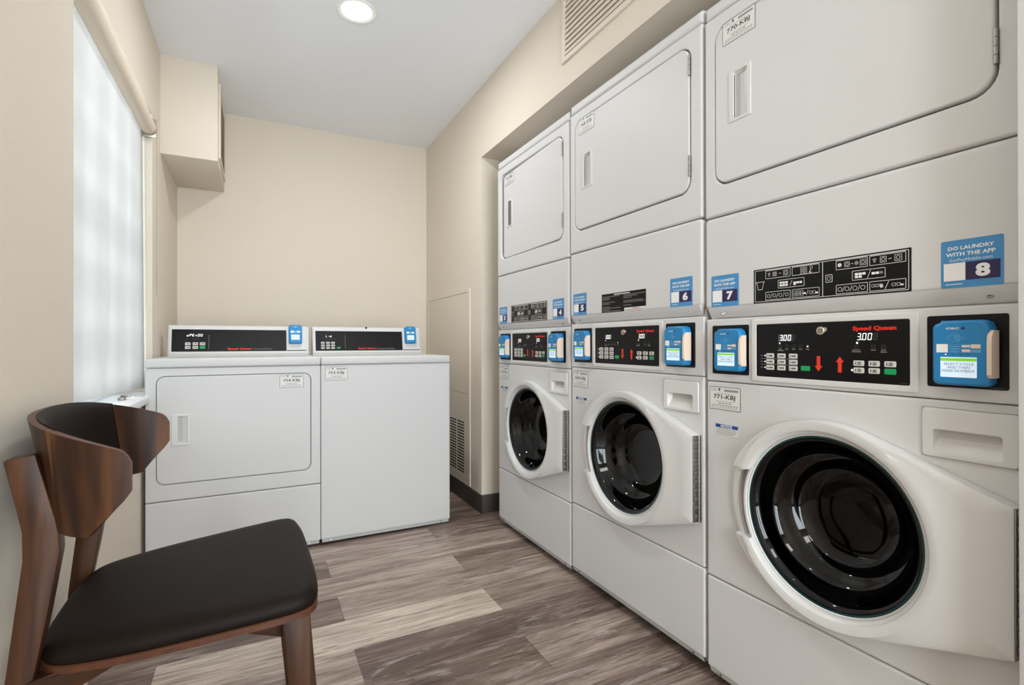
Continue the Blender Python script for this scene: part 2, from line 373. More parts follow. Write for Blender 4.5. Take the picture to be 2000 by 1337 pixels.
# left wall: near pier, sill wall, header, far pier
YW0, YW1, ZW0, ZW1 = 1.641, 2.83, 0.742, 2.02
b = MB()
b.box(-0.70, -0.411, YF, YW0, 0, ZC, 'wall')
L = [(YW0, 0), (YB, 0), (YB, ZC), (YW0, ZC)]; Lh = [(YW0, ZW0-0.028), (YW1, ZW0-0.028), (YW1, ZW1), (YW0, ZW1)]
for x, in ((-0.70,), (XL,)): b.loops([[(x, y, z) for y, z in L], [(x, y, z) for y, z in Lh]], 'wall')
b.loops([[(x, y, z) for y, z in Lh] for x in (-0.70, XL)], 'wall'); b.loops([[(x, y, z) for y, z in L] for x in (-0.70, XL)], 'wall')
structure(b, 'wall_left')
# right wall: far pier, header over the alcove, near pier
YA0, YA1, ZA = 0.350, 2.632, 2.012
b = MB()
L = [(YF, 0), (YA0-0.02, 0), (YA0-0.02, ZA), (YA1, ZA), (YA1, 0), (YB, 0), (YB, ZC), (YF, ZC)]
b.loops([[(x, y, z) for y, z in L] for x in (XR, XR+0.16)], 'wall', True, True)
structure(b, 'wall_right')
b = MB()
b.box(XR+0.15, 2.0, YA1+0.0005, YA1+0.1, 0, ZA+0.05, 'wall'); b.box(1.92, 2.02, YA0-0.1, YA1+0.1, 0, ZA+0.05, 'wall')
b.box(XR+0.10, 2.0, YA0-0.12, YA0-0.012, 0, ZA+0.05, 'wall'); b.box(XR+0.12, 2.0, YA0-0.1, YA1+0.08, ZA+0.0005, ZA+0.08, 'wall')
structure(b, 'wall_alcove')
b = MB(); b.box(1.068, 1.20, 0.20, YA0+0.001, 0, ZC, 'enamel', 0.002); structure(b, 'trim_1')
# boxed duct in the far left corner under the ceiling
b = MB(); b.box(XL-0.05, -0.177, 3.052, YB, 1.914, ZC, 'wall', 0.002); structure(b, 'wall_soffit')
# baseboard round the right-hand pier
b = MB()
b.box(XR-0.006, XR, YA1-0.006, YB, 0, 0.104, 'base', 0.0015); b.box(XR-0.006, XR+0.7, YA1-0.006, YA1, 0, 0.104, 'base', 0.0015)
structure(b, 'baseboard_right')
b = MB(); b.box(-0.411, XR, YB-0.006, YB, 0, 0.104, 'base'); structure(b, 'baseboard_back')

# window: frame with muntins, panes, sill, latch
win = empty('window_1', (-0.52, (YW0+YW1)/2, ZW0)); win['kind'] = 'structure'
def wbox(mb, x0, x1, y0, y1, z0, z1, m, r=0.0): mb.box(x0+0.52, x1+0.52, y0-(YW0+YW1)/2, y1-(YW0+YW1)/2, z0-ZW0, z1-ZW0, m, r)
b = MB()
for y0, y1, z0, z1 in ((YW0, YW0+0.05, ZW0, ZW1), (YW1-0.05, YW1, ZW0, ZW1), (YW0, YW1, ZW0, ZW0+0.05), (YW0, YW1, ZW1-0.05, ZW1), (YW0, YW1, 1.38, 1.40)):
    wbox(b, -0.595, -0.545, y0, y1, z0, z1, 'frame', 0.003)
for yy in (1.90, 2.165, 2.43, 2.65): wbox(b, -0.580, -0.560, yy-0.010, yy+0.010, ZW0, ZW1, 'frame')
for zz in (0.96, 1.17, 1.60, 1.80): wbox(b, -0.579, -0.561, YW0, YW1, zz-0.008, zz+0.008, 'frame')
b.build('window_frame', win)
b = MB(); wbox(b, -0.571, -0.569, YW0+0.03, YW1-0.03, ZW0+0.03, ZW1-0.03, 'pane'); b.build('pane', win)
b = MB(); wbox(b, -0.67, -0.396, YW0, YW1, ZW0-0.028, ZW0, 'frame', 0.004); b.build('window_sill', win)
b = MB(); wbox(b, -0.475, -0.455, 2.42, 2.47, ZW0, ZW0+0.012, 'steel', 0.003); wbox(b, -0.470, -0.435, 2.44, 2.452, ZW0+0.011, ZW0+0.02, 'steel', 0.003); b.build('sash_latch', win)
# sky portal just outside the glass, helps the daylight sampling only
pl = bpy.data.lights.new('sky_portal', 'AREA'); pl.shape = 'RECTANGLE'; pl.size = YW1-YW0; pl.size_y = ZW1-ZW0; pl.cycles.is_portal = True
po = bpy.data.objects.new('sky_portal', pl); COL.objects.link(po); po.location = (-0.69, (YW0+YW1)/2, (ZW0+ZW1)/2); po.rotation_euler = (0, -pi/2, 0)
po.rotation_euler = Euler((pi/2, 0, -pi/2), 'XYZ')

# ---------------------------------------------------------------- roller blind
rb = empty('roller_blind', (-0.43, 2.2, 1.98))
tag(rb, 'cream roller blind with translucent white fabric pulled down over the window', 'blind')
def cyl_y(mb, cx, cz, r, y0, y1, m, n=24):
    L = [[(cx+r*math.cos(2*pi*i/n), y, cz+r*math.sin(2*pi*i/n)) for i in range(n)] for y in (y0, y1)]
    mb.loops(L, m, True, True)
b = MB(); b.xf = Matrix.Translation((0.43, -2.2, -1.98)); 
cyl_y(b, -0.437, 1.945, 0.031, YW0+0.01, 2.79, 'blindtube', 32); b.build('blind_tube', rb)
b = MB(); b.xf = Matrix.Translation((0.43, -2.2, -1.98))
NY, NZ = 60, 40; vs = []; fs = []
for i in range(NY+1):
    y = YW0+0.02+(2.826-YW0-0.02)*i/NY; t = i/NY
    zb = 0.795-0.035*t
    for j in range(NZ+1):
        s_ = j/NZ; z = 1.93+(zb-1.93)*s_
        x = -0.462+0.010*math.sin(2.2*y+0.6)*s_
        # soft vertical buckle that swings toward the near side at the bottom
        yc = 2.20-0.10*max(0, (s_-0.72)/0.28)**1.5
        x += (0.004+0.014*s_**3)*math.exp(-((y-yc)/0.045)**2)*(1 if s_ > .3 else s_/.3)
        x += 0.004*math.sin((y-2.42)*18)*s_*0.6
        vs.append((x, y, z))
for i in range(NY):
    for j in range(NZ): a = i*(NZ+1)+j; fs.append((a, a+1, a+NZ+2, a+NZ+1))
b.add(vs, fs, 'shade'); b.build('blind_fabric', rb, 3.0)
b = MB(); b.xf = Matrix.Translation((0.43, -2.2, -1.98))
cyl_y(b, -0.437, 1.945, 0.034, 2.792, 2.806, 'chain', 24); b.box(-0.475, -0.405, 2.808, 2.813, 1.905, 1.99, 'chain', 0.002); b.build('blind_bracket', rb)
b = MB(); b.xf = Matrix.Translation((0.43, -2.2, -1.98))
for (x, zb) in ((-0.405, 1.19), (-0.470, 1.19)):
    b = MB(); b.xf = Matrix.Translation((0.43, -2.2, -1.98))
    z = 1.945; k = 0
    while z > zb:
        bm = bmesh.new(); bmesh.ops.create_icosphere(bm, subdivisions=1, radius=0.0024, matrix=Matrix.Translation((x, 2.799, z))); b.bm(bm, 'chain'); z -= 0.0068
    b.build('bead_chain', rb)

# ---------------------------------------------------------------- ceiling lamps
def ceiling_light(x, y, label, power=LAMP_POWER):
    t = empty('ceiling_light', (x, y, ZC)); tag(t, label, 'ceiling light')
    b = MB()
    prof = [(0.062, 0.0), (0.084, 0.0), (0.086, -0.003), (0.082, -0.006), (0.066, -0.004), (0.062, 0.0)]; n = 48
    b.loops([[(r*math.cos(2*pi*i/n), r*math.sin(2*pi*i/n), z) for i in range(n)] for r, z in prof], 'white'); b.build('trim_ring', t)
    b = MB(); b.loops([[(r*math.cos(2*pi*i/n), r*math.sin(2*pi*i/n), z) for i in range(n)] for r, z in ((0.066, -0.001), (0.058, -0.004), (0.03, -0.008))], 'lamp')
    b.add([(0.03*math.cos(2*pi*i/n), 0.03*math.sin(2*pi*i/n), -0.008) for i in range(n)], [tuple(range(n))], 'lamp'); b.build('diffuser', t)
    l = bpy.data.lights.new('lamp_light', 'AREA'); l.shape = 'DISK'; l.size = 0.11; l.energy = power; l.color = (0.94, 0.97, 1.0)
    lo = bpy.data.objects.new('lamp_light', l); COL.objects.link(lo); lo.parent = t; lo.location = (0, 0, -0.012)
    return t
ceiling_light(0.393, 2.272, 'round white recessed ceiling lamp, lit, in the grey ceiling over the floor')
ceiling_light(0.393, 0.55, 'added recessed ceiling lamp out of view above the camera, for fill light', 0.8)  # extra lamp, never in view, added to brighten the room
tp = empty('added_fill_panel', (0.36, -0.9, ZC)); tag(tp, 'added square ceiling panel lamp out of view behind the camera, for fill light', 'ceiling light')  # unseen panel lamp, added only for soft fill
b = MB(); b.box(-0.33, 0.33, -0.33, 0.33, -0.012, 0.0, 'white', 0.002); b.build('fill_panel_frame', tp)
b = MB(); b.box(-0.30, 0.30, -0.30, 0.30, -0.014, -0.0125, 'lamp'); b.build('diffuser', tp)
l = bpy.data.lights.new('fill_panel_light', 'AREA'); l.shape = 'SQUARE'; l.size = 0.6; l.energy = FILL_PANEL_POWER; l.color = (0.94, 0.97, 1.0)
lo = bpy.data.objects.new('fill_panel_light', l); COL.objects.link(lo); lo.parent = tp; lo.location = (0, 0, -0.02)

# ---------------------------------------------------------------- wall fittings
def grille(name, loc, rz, W, H, nl, label):
    t = empty(name, loc, rz); tag(t, label, 'air vent')
    b = MB(); b.framed((0, W, 0, H), 0.002, (0.022, W-0.022, 0.022, H-0.022), 0.001, 0.010, 0.010, 0.003, 'panelpaint', 0.002, 0.010, 2); b.build('frame', t)
    b = MB(); b.quad(0.02, W-0.02, 0.02, H-0.02, 0.0012, 'duct'); b.build('duct_back', t)
    for k in range(nl):
        z = 0.026+(H-0.052)*(k+0.5)/nl; h = (H-0.052)/nl
        b = MB(); b.add([(0.022, -0.002, z+h*0.60), (W-0.022, -0.002, z+h*0.60), (W-0.022, -0.0085, z-h*0.45), (0.022, -0.0085, z-h*0.45),
                         (0.022, -0.001, z+h*0.56), (W-0.022, -0.001, z+h*0.56), (W-0.022, -0.0075, z-h*0.49), (0.022, -0.0075, z-h*0.49)],
                        [(0, 1, 2, 3), (7, 6, 5, 4), (3, 2, 6, 7), (0, 4, 5, 1)], 'panelpaint'); b.build('louvre', t, 0.4)
    return t
# faces -x: local x -> -y
grille('return_air_grille', (XR, 1.775, 2.112), -pi/2, 0.62, 0.27, 10, 'cream louvred air return grille on the wall above the stacked dryers')
# faces +x: local x -> +y
grille('supply_air_grille', (-0.177, 3.13, 1.955), pi/2, 0.46, 0.40, 12, 'cream louvred grille on the side of the boxed duct by the window')

# access panel with louvred foot on the far right wall
ap = empty('access_panel', (XR, 3.628, 0.108), -pi/2); tag(ap, 'tall cream metal access panel with louvre slots beside the washer', 'access panel')
W, H = 0.832, 1.182
b = MB(); b.framed((0, W, 0, H), 0.003, (0.034, W-0.034, 0.022, H-0.022), 0.002, 0.006, 0.006, 0.0015, 'panelpaint', 0.001, 0.006, 2); b.build('frame', ap)
b = MB(); b.slab(0.036, W-0.036, 0.548, H-0.024, 0.002, 0.0045, 0.004, 0.001, 'panelpaint', 2); b.disc(0.06, 0.95, 0.004, 0.0052, 'ink'); b.disc(W-0.05, 0.86, 0.003, 0.0052, 'gap'); b.build('upper_door', ap)
b = MB(); b.slab(0.036, W-0.036, 0.024, 0.545, 0.002, 0.0045, 0.004, 0.001, 'panelpaint', 2)
for c in range(5):
    xa = 0.085+c*0.135
    for r in range(18):
        z = 0.062+r*0.0178; b.quad(xa, xa+0.115, z, z+0.0085, 0.0049, 'slot')
b.build('louvred_door', ap)

# ================================================================ shared appliance parts
def app_sticker(parent, x0, x1, z0, z1, p, num):
    b = MB(); W = x1-x0; H = z1-z0
    b.plate(x0, x1, z0, z1, 0.003, p, 'appblue'); q = p+0.0003
    def X(f): return x0+f*W
    def Z(f): return z0+f*H
    b.text('DO LAUNDRY', X(.12), X(.86), Z(.79), Z(.87), q, 'white', 0.03)
    b.text('WITH THE APP', X(.09), X(.88), Z(.66), Z(.74), q, 'white', 0.03)
    b.text('GetPayMobile.com', X(.14), X(.84), Z(.535), Z(.61), q, 'white')
    b.quad(X(.05), X(.95), Z(.15), Z(.52), q, 'purple')
    b.quad(X(.05), X(.41), Z(.15), Z(.52), q+0.0002, 'white')
    b.text(num, X(.57), X(.80), Z(.20), Z(.47), q+0.0002, 'white', 0.05, 4)
    b.quad(X(.08), X(.36), Z(.07), Z(.085), q, 'white')
    o = b.build('app_sticker', parent); o['label'] = 'blue sticker with the white number %s on a purple band' % num; return o

def id_sticker(parent, x0, x1, z0, z1, p, num):
    b = MB(); W = x1-x0; H = z1-z0
    b.plate(x0, x1, z0, z1, 0.003, p, 'ink'); b.plate(x0+0.0013, x1-0.0013, z0+0.0013, z1-0.0013, 0.002, p+0.0002, 'paper'); q = p+0.0004
    def X(f): return x0+f*W
    def Z(f): return z0+f*H
    b.text('CSC', X(.05), X(.27), Z(.81), Z(.93), q, 'greyink'); b.poly([(X(.30), Z(.90)), (X(.33), Z(.80)), (X(.37), Z(.90)), (X(.335), Z(.95))], q, 'ink')
    for k in range(8): b.quad(X(.50+.055*k), X(.545+.055*k), Z(.80), Z(.90), q, 'greyink')
    b.quad(X(.20), X(.80), Z(.70), Z(.715), q, 'greyink')
    b.text(num, X(.14), X(.84), Z(.42), Z(.66), q, 'ink', 0.015, 3)
    b.quad(X(.2), X(.8), Z(.355), Z(.37), q, 'greyink')
    for k in range(4): b.quad(X(.30+.11*k), X(.38+.11*k), Z(.26), Z(.30), q, 'greyink')
    b.quad(X(.08), X(.92), Z(.185), Z(.20), q, 'ink')
    for k in range(10): b.line(X(.08+.085*k), Z(.06), X(.13+.085*k), Z(.16), 0.0016, q, 'greyink')
    o = b.build('machine_sticker', parent); o['label'] = 'white machine sticker reading %s' % num; return o

def card_reader(parent, x0, x1, z0, z1, p0, p1, full=True, grip=True):
    W = x1-x0; H = z1-z0
    b = MB(); D_ = p1-p0
    # shell: outline with clipped upper left shoulder, swelling toward the front
    def outline(ins):
        c = 0.13*W; r = 0.09*W
        pts = [(x0+ins+r, z0+ins), (x1-ins-r, z0+ins), (x1-ins-r*.35, z0+ins+r*.35), (x1-ins, z0+ins+r), (x1-ins, z1-ins-c*1.3), (x1-ins-c*.35, z1-ins-c*.45), (x1-ins-c*1.1, z1-ins),
               (x0+ins+c*1.2, z1-ins), (x0+ins+c*.95, z1-ins-c*.35), (x0+ins+c*.3, z1-ins-c*.6), (x0+ins, z1-ins-c*1.1), (x0+ins, z0+ins+r), (x0+ins+r*.35, z0+ins+r*.35)]
        return pts
    L = [[(x, -p, z) for x, z in outline(i)] for i, p in ((0.0045, p1), (0.0025, p1-0.0008), (0.0008, p1-0.003), (0.0, p1-0.006), (0.0, p0))]
    b.loops(L, 'readerblue'); b.add(L[0], [tuple(range(len(L[0])))], 'readerblue')
    def X(f): return x0+f*W
    def Z(f): return z0+f*H
    q = p1+0.0003
    if full:
        b.text('CSC', X(.26), X(.50), Z(.862), Z(.892), q, 'white', 0.03)
        b.poly([(X(.52), Z(.875)), (X(.57), Z(.855)), (X(.61), Z(.88)), (X(.57), Z(.90))], q, 'purple')
        for k in range(4):     # contactless waves
            cx, cz = X(.36), Z(.725); r = 0.0045+0.0026*k
            pts = [(cx+r*math.cos(a), cz+r*math.sin(a)) for a in [math.radians(-38+76*i/6) for i in range(7)]]
            for a, c in zip(pts, pts[1:]): b.line(a[0], a[1], c[0], c[1], 0.001, q, 'lightblue')
        b.line(X(.28), Z(.725), X(.36), Z(.785), 0.0007, q, 'lightblue'); b.line(X(.36), Z(.785), X(.60), Z(.725), 0.0007, q, 'lightblue')
        b.line(X(.28), Z(.725), X(.38), Z(.665), 0.0007, q, 'lightblue'); b.line(X(.38), Z(.665), X(.60), Z(.725), 0.0007, q, 'lightblue')
        b.quad(X(.09), X(.30), Z(.505), Z(.635), q, 'white')
        b.rect(X(.33), X(.51), Z(.505), Z(.635), 0.0006, q, 'lightblue')
        for k in range(3): b.quad(X(.355), X(.49), Z(.52+.035*k), Z(.535+.035*k), q, 'lightblue')
        b.rect(X(.53), X(.87), Z(.505), Z(.635), 0.0006, q, 'lightblue')
        b.quad(X(.545), X(.69), Z(.585), Z(.62), q, 'paper'); b.quad(X(.70), X(.86), Z(.57), Z(.63), q, 'grip')
        b.quad(X(.545), X(.69), Z(.515), Z(.555), q, 'grip'); b.quad(X(.70), X(.86), Z(.515), Z(.55), q, 'lightblue')
        b.disc(X(.26), Z(.477), 0.0011, q, 'led', 8)
        for k in range(3): b.quad(X(.38+.13*k), X(.42+.13*k), Z(.472), Z(.48), q, 'purple')
    else:
        b.quad(X(.12), X(.88), Z(.55), Z(.68), q, 'lightblue'); b.quad(X(.14), X(.36), Z(.56), Z(.67), q+.0001, 'white'); b.quad(X(.60), X(.85), Z(.57), Z(.66), q+.0001, 'paper')
        b.text('CSC', X(.36), X(.62), Z(.86), Z(.90), q, 'white', 0.03)
    o = b.build('card_reader', parent, 0.5); o['label'] = 'blue contactless card reader'
    b = MB(); sx0, sx1, sz0, sz1 = (X(.165), X(.80), Z(.125), Z(.435)) if full else (X(.18), X(.80), Z(.19), Z(.46))
    b.plate(sx0, sx1, sz0, sz1, 0.001, p1+0.0008, 'screen')
    if full:
        sh = sz1-sz0; sw = sx1-sx0; q = p1+0.0012
        b.quad(sx0, sx1, sz1-sh*.19, sz1-sh*.05, q, 'screengreen')
        b.text('SELECT CYCLE', sx0+sw*.10, sx1-sw*.08, sz0+sh*.60, sz0+sh*.72, q, 'inkblue')
        b.text('AND THEN', sx0+sw*.20, sx1-sw*.18, sz0+sh*.43, sz0+sh*.55, q, 'inkblue')
        b.text('MAKE PAYMENT', sx0+sw*.05, sx1-sw*.05, sz0+sh*.26, sz0+sh*.38, q, 'inkblue')
    else:
        for k in range(3): b.quad(sx0+0.004, sx1-0.004, sz0+(sz1-sz0)*(.25+.2*k), sz0+(sz1-sz0)*(.31+.2*k), p1+0.0012, 'greyink')
    b.build('screen', o)
    if grip:
        b = MB(); gz0, gz1 = Z(.13), Z(.84); ga = x1-0.002; gb = x1+0.0045
        prof = [(p1-0.002, gz0), (p0+0.004, gz0), (p0+0.004, gz1), (p1-0.006, gz1), (p1+0.002, gz1-0.010), (p1+0.004, gz1-0.022), (p1+0.004, gz0+0.006)]
        b.loops([[(x, -pp, zz) for pp, zz in prof] for x in (ga, gb-0.001, gb)], 'grip', True, True); b.build('card_slot_guard', o)
    return o

def arrow(b, cx, z0, z1, up, p, wd=0.0175):
    h = z1-z0; s_ = wd*0.47; k = h*0.36
    if up: pts = [(cx-s_/2, z0), (cx+s_/2, z0), (cx+s_/2, z1-k), (cx+wd/2, z1-k), (cx, z1), (cx-wd/2, z1-k), (cx-s_/2, z1-k)]
    else: pts = [(cx-s_/2, z1), (cx-s_/2, z0+k), (cx-wd/2, z0+k), (cx, z0), (cx+wd/2, z0+k), (cx+s_/2, z0+k), (cx+s_/2, z1)]
    b.poly(pts, p, 'orange')

def button(parent, cx, cz, wd, h, p, m, txt=True, rows=1):
    b = MB(); b.slab(cx-wd/2, cx+wd/2, cz-h/2, cz+h/2, 0.0025, p+0.0016, 0.0016, 0.0008, m, 3)
    if m == 'key':
        q = p+0.0019
        if rows == 1:
            b.disc(cx-wd*.30, cz, h*.16, q, 'greyink', 8); b.quad(cx-wd*.14, cx+wd*.36, cz-h*.12, cz+h*.12, q, 'dimink')
        else:
            b.quad(cx-wd*.30, cx-wd*.22, cz-h*.25, cz+h*.25, q, 'dimink'); b.quad(cx-wd*.08, cx+wd*.22, cz+h*.06, cz+h*.24, q, 'dimink'); b.quad(cx-wd*.10, cx+wd*.24, cz-h*.24, cz-h*.06, q, 'dimink')
    o = b.build('button', parent)
    if m == 'green': o['label'] = 'green start button'
    return o

def instruction_symbols(parent, p):
    x0, x1, z0, z1 = 0.1583, 0.5086, 1.0608, 1.1464
    b = MB(); b.plate(x0, x1, z0, z1, 0.001, p, 'black'); q = p+0.0003; H = z1-z0
    def Z(f): return z0+f*H
    lw = 0.0012
    b.rect(x0+0.004, x1-0.004, Z(.035), Z(.965), lw, q, 'paper'); b.quad(0.3345, 0.336, Z(.04), Z(.96), q, 'paper')
    bxs = [(.1919, .258, .69, .93), (.2621, .3279, .69, .93), (.2257, .2923, .38, .62), (.1919, .258, .07, .31), (.2621, .3279, .07, .31),
           (.3647, .4296, .69, .93), (.433, .4996, .69, .93), (.3985, .463, .38, .62), (.3647, .4296, .07, .31), (.433, .4996, .07, .31)]
    for a, c, f0, f1 in bxs: b.rect(a, c, Z(f0), Z(f1), lw*.9, q, 'paper')
    for a, c, f0, f1 in (bxs[1], bxs[6], bxs[0], bxs[5]): b.quad(a, c, Z(.94), Z(.95), q, 'paper')
    # tub icon and square icon
    b.line(.167, Z(.62), .171, Z(.40), lw, q, 'paper'); b.line(.171, Z(.40), .183, Z(.40), lw, q, 'paper'); b.line(.183, Z(.40), .187, Z(.62), lw, q, 'paper'); b.line(.164, Z(.62), .190, Z(.62), lw, q, 'paper')
    b.rect(.3417, .357, Z(.40), Z(.60), lw, q, 'paper'); b.rect(.3455, .353, Z(.45), Z(.55), lw*.7, q, 'paper')
    def drum(cx, cz, s): b.rect(cx-s, cx+s, cz-s, cz+s, .0009, q, 'paper'); ring(cx, cz, s*.55)
    def ring(cx, cz, r):
        P = [(cx+r*math.cos(2*pi*i/10), cz+r*math.sin(2*pi*i/10)) for i in range(11)]
        for a, c in zip(P, P[1:]): b.line(a[0], a[1], c[0], c[1], .0009, q, 'paper')
    def shirt(cx, cz, s): b.poly([(cx-s*.5, cz-s), (cx+s*.5, cz-s), (cx+s*.5, cz+s*.2), (cx+s, cz+s*.2), (cx+s*.6, cz+s), (cx-s*.6, cz+s), (cx-s, cz+s*.2), (cx-s*.5, cz+s*.2)], q, 'greyink')
    T, Mi, B_ = Z(.81), Z(.50), Z(.19)
    shirt(.202, T, .0045); drum(.217, T, .005); b.line(.228, T, .234, T, .001, q, 'paper'); drum(.246, T, .006)
    for i in range(3): b.rect(.283, .292, T-.008+.0055*i, T-.004+.0055*i, .0007, q, 'paper'); b.rect(.293, .299, T-.008+.0055*i, T-.004+.0055*i, .0007, q, 'paper')
    ring(.309, T+.004, .003); b.line(.308, T, .304, T-.008, .0016, q, 'paper'); b.line(.304, T-.008, .311, T-.007, .0012, q, 'paper')
    for r_ in range(2):
        for c_ in range(3): b.quad(.230+.0075*c_, .2365+.0075*c_, Mi-.006+.0065*r_, Mi-.001+.0065*r_, q, 'white')
    b.line(.257, Mi-.006, .262, Mi+.006, .001, q, 'paper')
    for c_ in range(3): b.quad(.2655+.0075*c_, .272+.0075*c_, Mi-.003-.001*(c_ == 0)*3, Mi+.002, q, 'white')
    for x_ in (.200, .216, .232, .249): ring(x_, B_, .004)
    for x_ in (.208, .224, .2405): b.line(x_-.002, B_-.006, x_+.002, B_+.006, .0009, q, 'paper')
    for c_ in range(3): b.rect(.266+.0085*c_, .273+.0085*c_, B_, B_+.006, .0008, q, 'paper'); b.rect(.266+.0085*c_, .273+.0085*c_, B_-.006, B_-.001, .0008, q, 'paper')
    b.quad(.2905, .296, B_-.003, B_+.001, q, 'white'); b.line(.297, B_-.006, .302, B_+.006, .001, q, 'paper')
    for c_ in range(2): b.rect(.304+.008*c_, .311+.008*c_, B_-.004, B_+.003, .0008, q, 'paper')
    b.quad(.319, .3245, B_-.004, B_, q, 'white')
    b.disc(.3725, T, .0045, q, 'paper', 10); drum(.388, T, .0055); b.line(.3965, T, .4005, T, .0012, q, 'paper'); b.disc(.4075, T, .0045, q, 'greyink', 10); drum(.4205, T, .006)
    shirt(.4425, T, .0045); drum(.459, T, .006); b.line(.4685, T, .474, T, .0012, q, 'paper'); drum(.486, T, .0065)
    for c_ in range(3): b.quad(.404+.0075*c_, .4105+.0075*c_, Mi, Mi+.005, q, 'white'); 
    for c_ in range(2): b.quad(.404+.0075*c_, .4105+.0075*c_, Mi-.006, Mi-.001, q, 'white')
    b.line(.429, Mi-.008, .435, Mi+.008, .001, q, 'paper')
    for c_ in range(3): b.quad(.437+.0075*c_, .4435+.0075*c_, Mi-.002, Mi+.003, q, 'white' if c_ < 2 else 'greyink')
    for x_ in (.373, .388, .404, .420): ring(x_, B_, .0045)
    for x_ in (.3805, .396, .412): b.line(x_-.002, B_-.006, x_+.002, B_+.006, .0009, q, 'paper')
    for c_ in range(3): b.rect(.437+.0075*c_, .443+.0075*c_, B_-.002, B_+.004, .0008, q, 'paper')
    b.quad(.453, .4585, B_-.004, B_+.002, q, 'white'); b.line(.462, B_-.008, .469, B_+.008, .001, q, 'paper')
    for c_ in range(2): b.rect(.4745+.0085*c_, .4815+.0085*c_, B_-.003, B_+.003, .0008, q, 'paper')
    b.quad(.490, .4955, B_-.003, B_, q, 'white')
    o = b.build('instruction_sticker', parent); o['label'] = 'black sticker of white laundry symbols in boxes'

def instruction_text(parent, p):
    x0, x1, z0, z1 = 0.2096, 0.4468, 1.0612, 1.1288
    b = MB(); b.plate(x0, x1, z0, z1, 0.001, p, 'black'); q = p+0.0003; rnd = random.Random(3)
    def X(f): return x0+(x1-x0)*f
    def Z(f): return z0+(z1-z0)*f
    b.quad(X(.30), X(.66), Z(.90), Z(.95), q, 'paper')
    for a in (.02, .52):
        for k in range(11):
            if a > .5 and k > 7: continue
            z = Z(.84-.078*k); e = a+rnd.choice((.44, .42, .30, .46, .18))
            if k in (3, 6): continue
            b.quad(X(a), X(e), z-.0011, z+.0011, q, 'greyink')
    b.quad(X(.54), X(1), Z(0), Z(.17), q+.0001, 'paper'); b.quad(X(.72), X(.86), Z(.11), Z(.14), q+.0003, 'red'); b.quad(X(.57), X(.97), Z(.04), Z(.07), q+.0003, 'greyink')
    o = b.build('instruction_sticker', parent); o['label'] = 'black sticker of fine white printed lines'

def screw(b, x, z, p, r=0.0045):
    b.disc(x, z, r, p+0.0018, 'steel', 12, 0.0018, 0.0008); b.line(x-r*.6, z, x+r*.6, z, r*.3, p+0.0020, 'steeldark'); b.line(x, z-r*.6, x, z+r*.6, r*.3, p+0.0020, 'steeldark')

# ================================================================ stacked dryer over washer
SW, SD = 0.6812, 0.72
def door_outline(cx, cz, a):
    """radius of the washer door outline at angle a: round on the left, drawn out to the hinge on the right"""
    ca, sa = math.cos(a), math.sin(a)
    A, B_ = (0.250, 0.2265) if ca < 0 else (0.238, 0.2265)
    R = 1/math.sqrt((ca/A)**2+(sa/B_)**2)
    hx, zt, zb = 0.6655-cx, 0.685-cz, 0.431-cz
    # convex hull with the two hinge corners: intersect ray with tangent lines and the hinge edge
    best = R
    def tangent(px, pz, sgn):
        th = None; bestc = None
        for k in range(400):
            t = math.radians(15+150*k/399)*sgn; A2 = 0.238 if math.cos(t) > 0 else 0.25
            ex, ez = A2*math.cos(t), B_*math.sin(t)
            nx, nz = ex/A2**2, ez/B_**2
            d = abs(nx*(px-ex)+nz*(pz-ez))
            if bestc is None or d < bestc: bestc = d; th = (ex, ez)
        return th
    global _tan
    if '_tan' not in globals(): _tan = (tangent(hx, zt, 1), tangent(hx, zb, -1))
    def ray(p, q):
        dx, dz = q[0]-p[0], q[1]-p[1]; det = -ca*dz+sa*dx
        if abs(det) < 1e-9: return None
        t = (-p[0]*dz+p[1]*dx)/det; u = (ca*p[1]-sa*p[0])/det
        u = ((t*ca-p[0])*dx+(t*sa-p[1])*dz)/(dx*dx+dz*dz)
        return t if (t > 0 and -1e-6 <= u <= 1+1e-6) else None
    for s_ in ((_tan[0], (hx, zt)), ((hx, zt), (hx, zb)), ((hx, zb), _tan[1])):
        t = ray(*s_)
        if t and t > best*0.98: best = max(best, t)
    return best

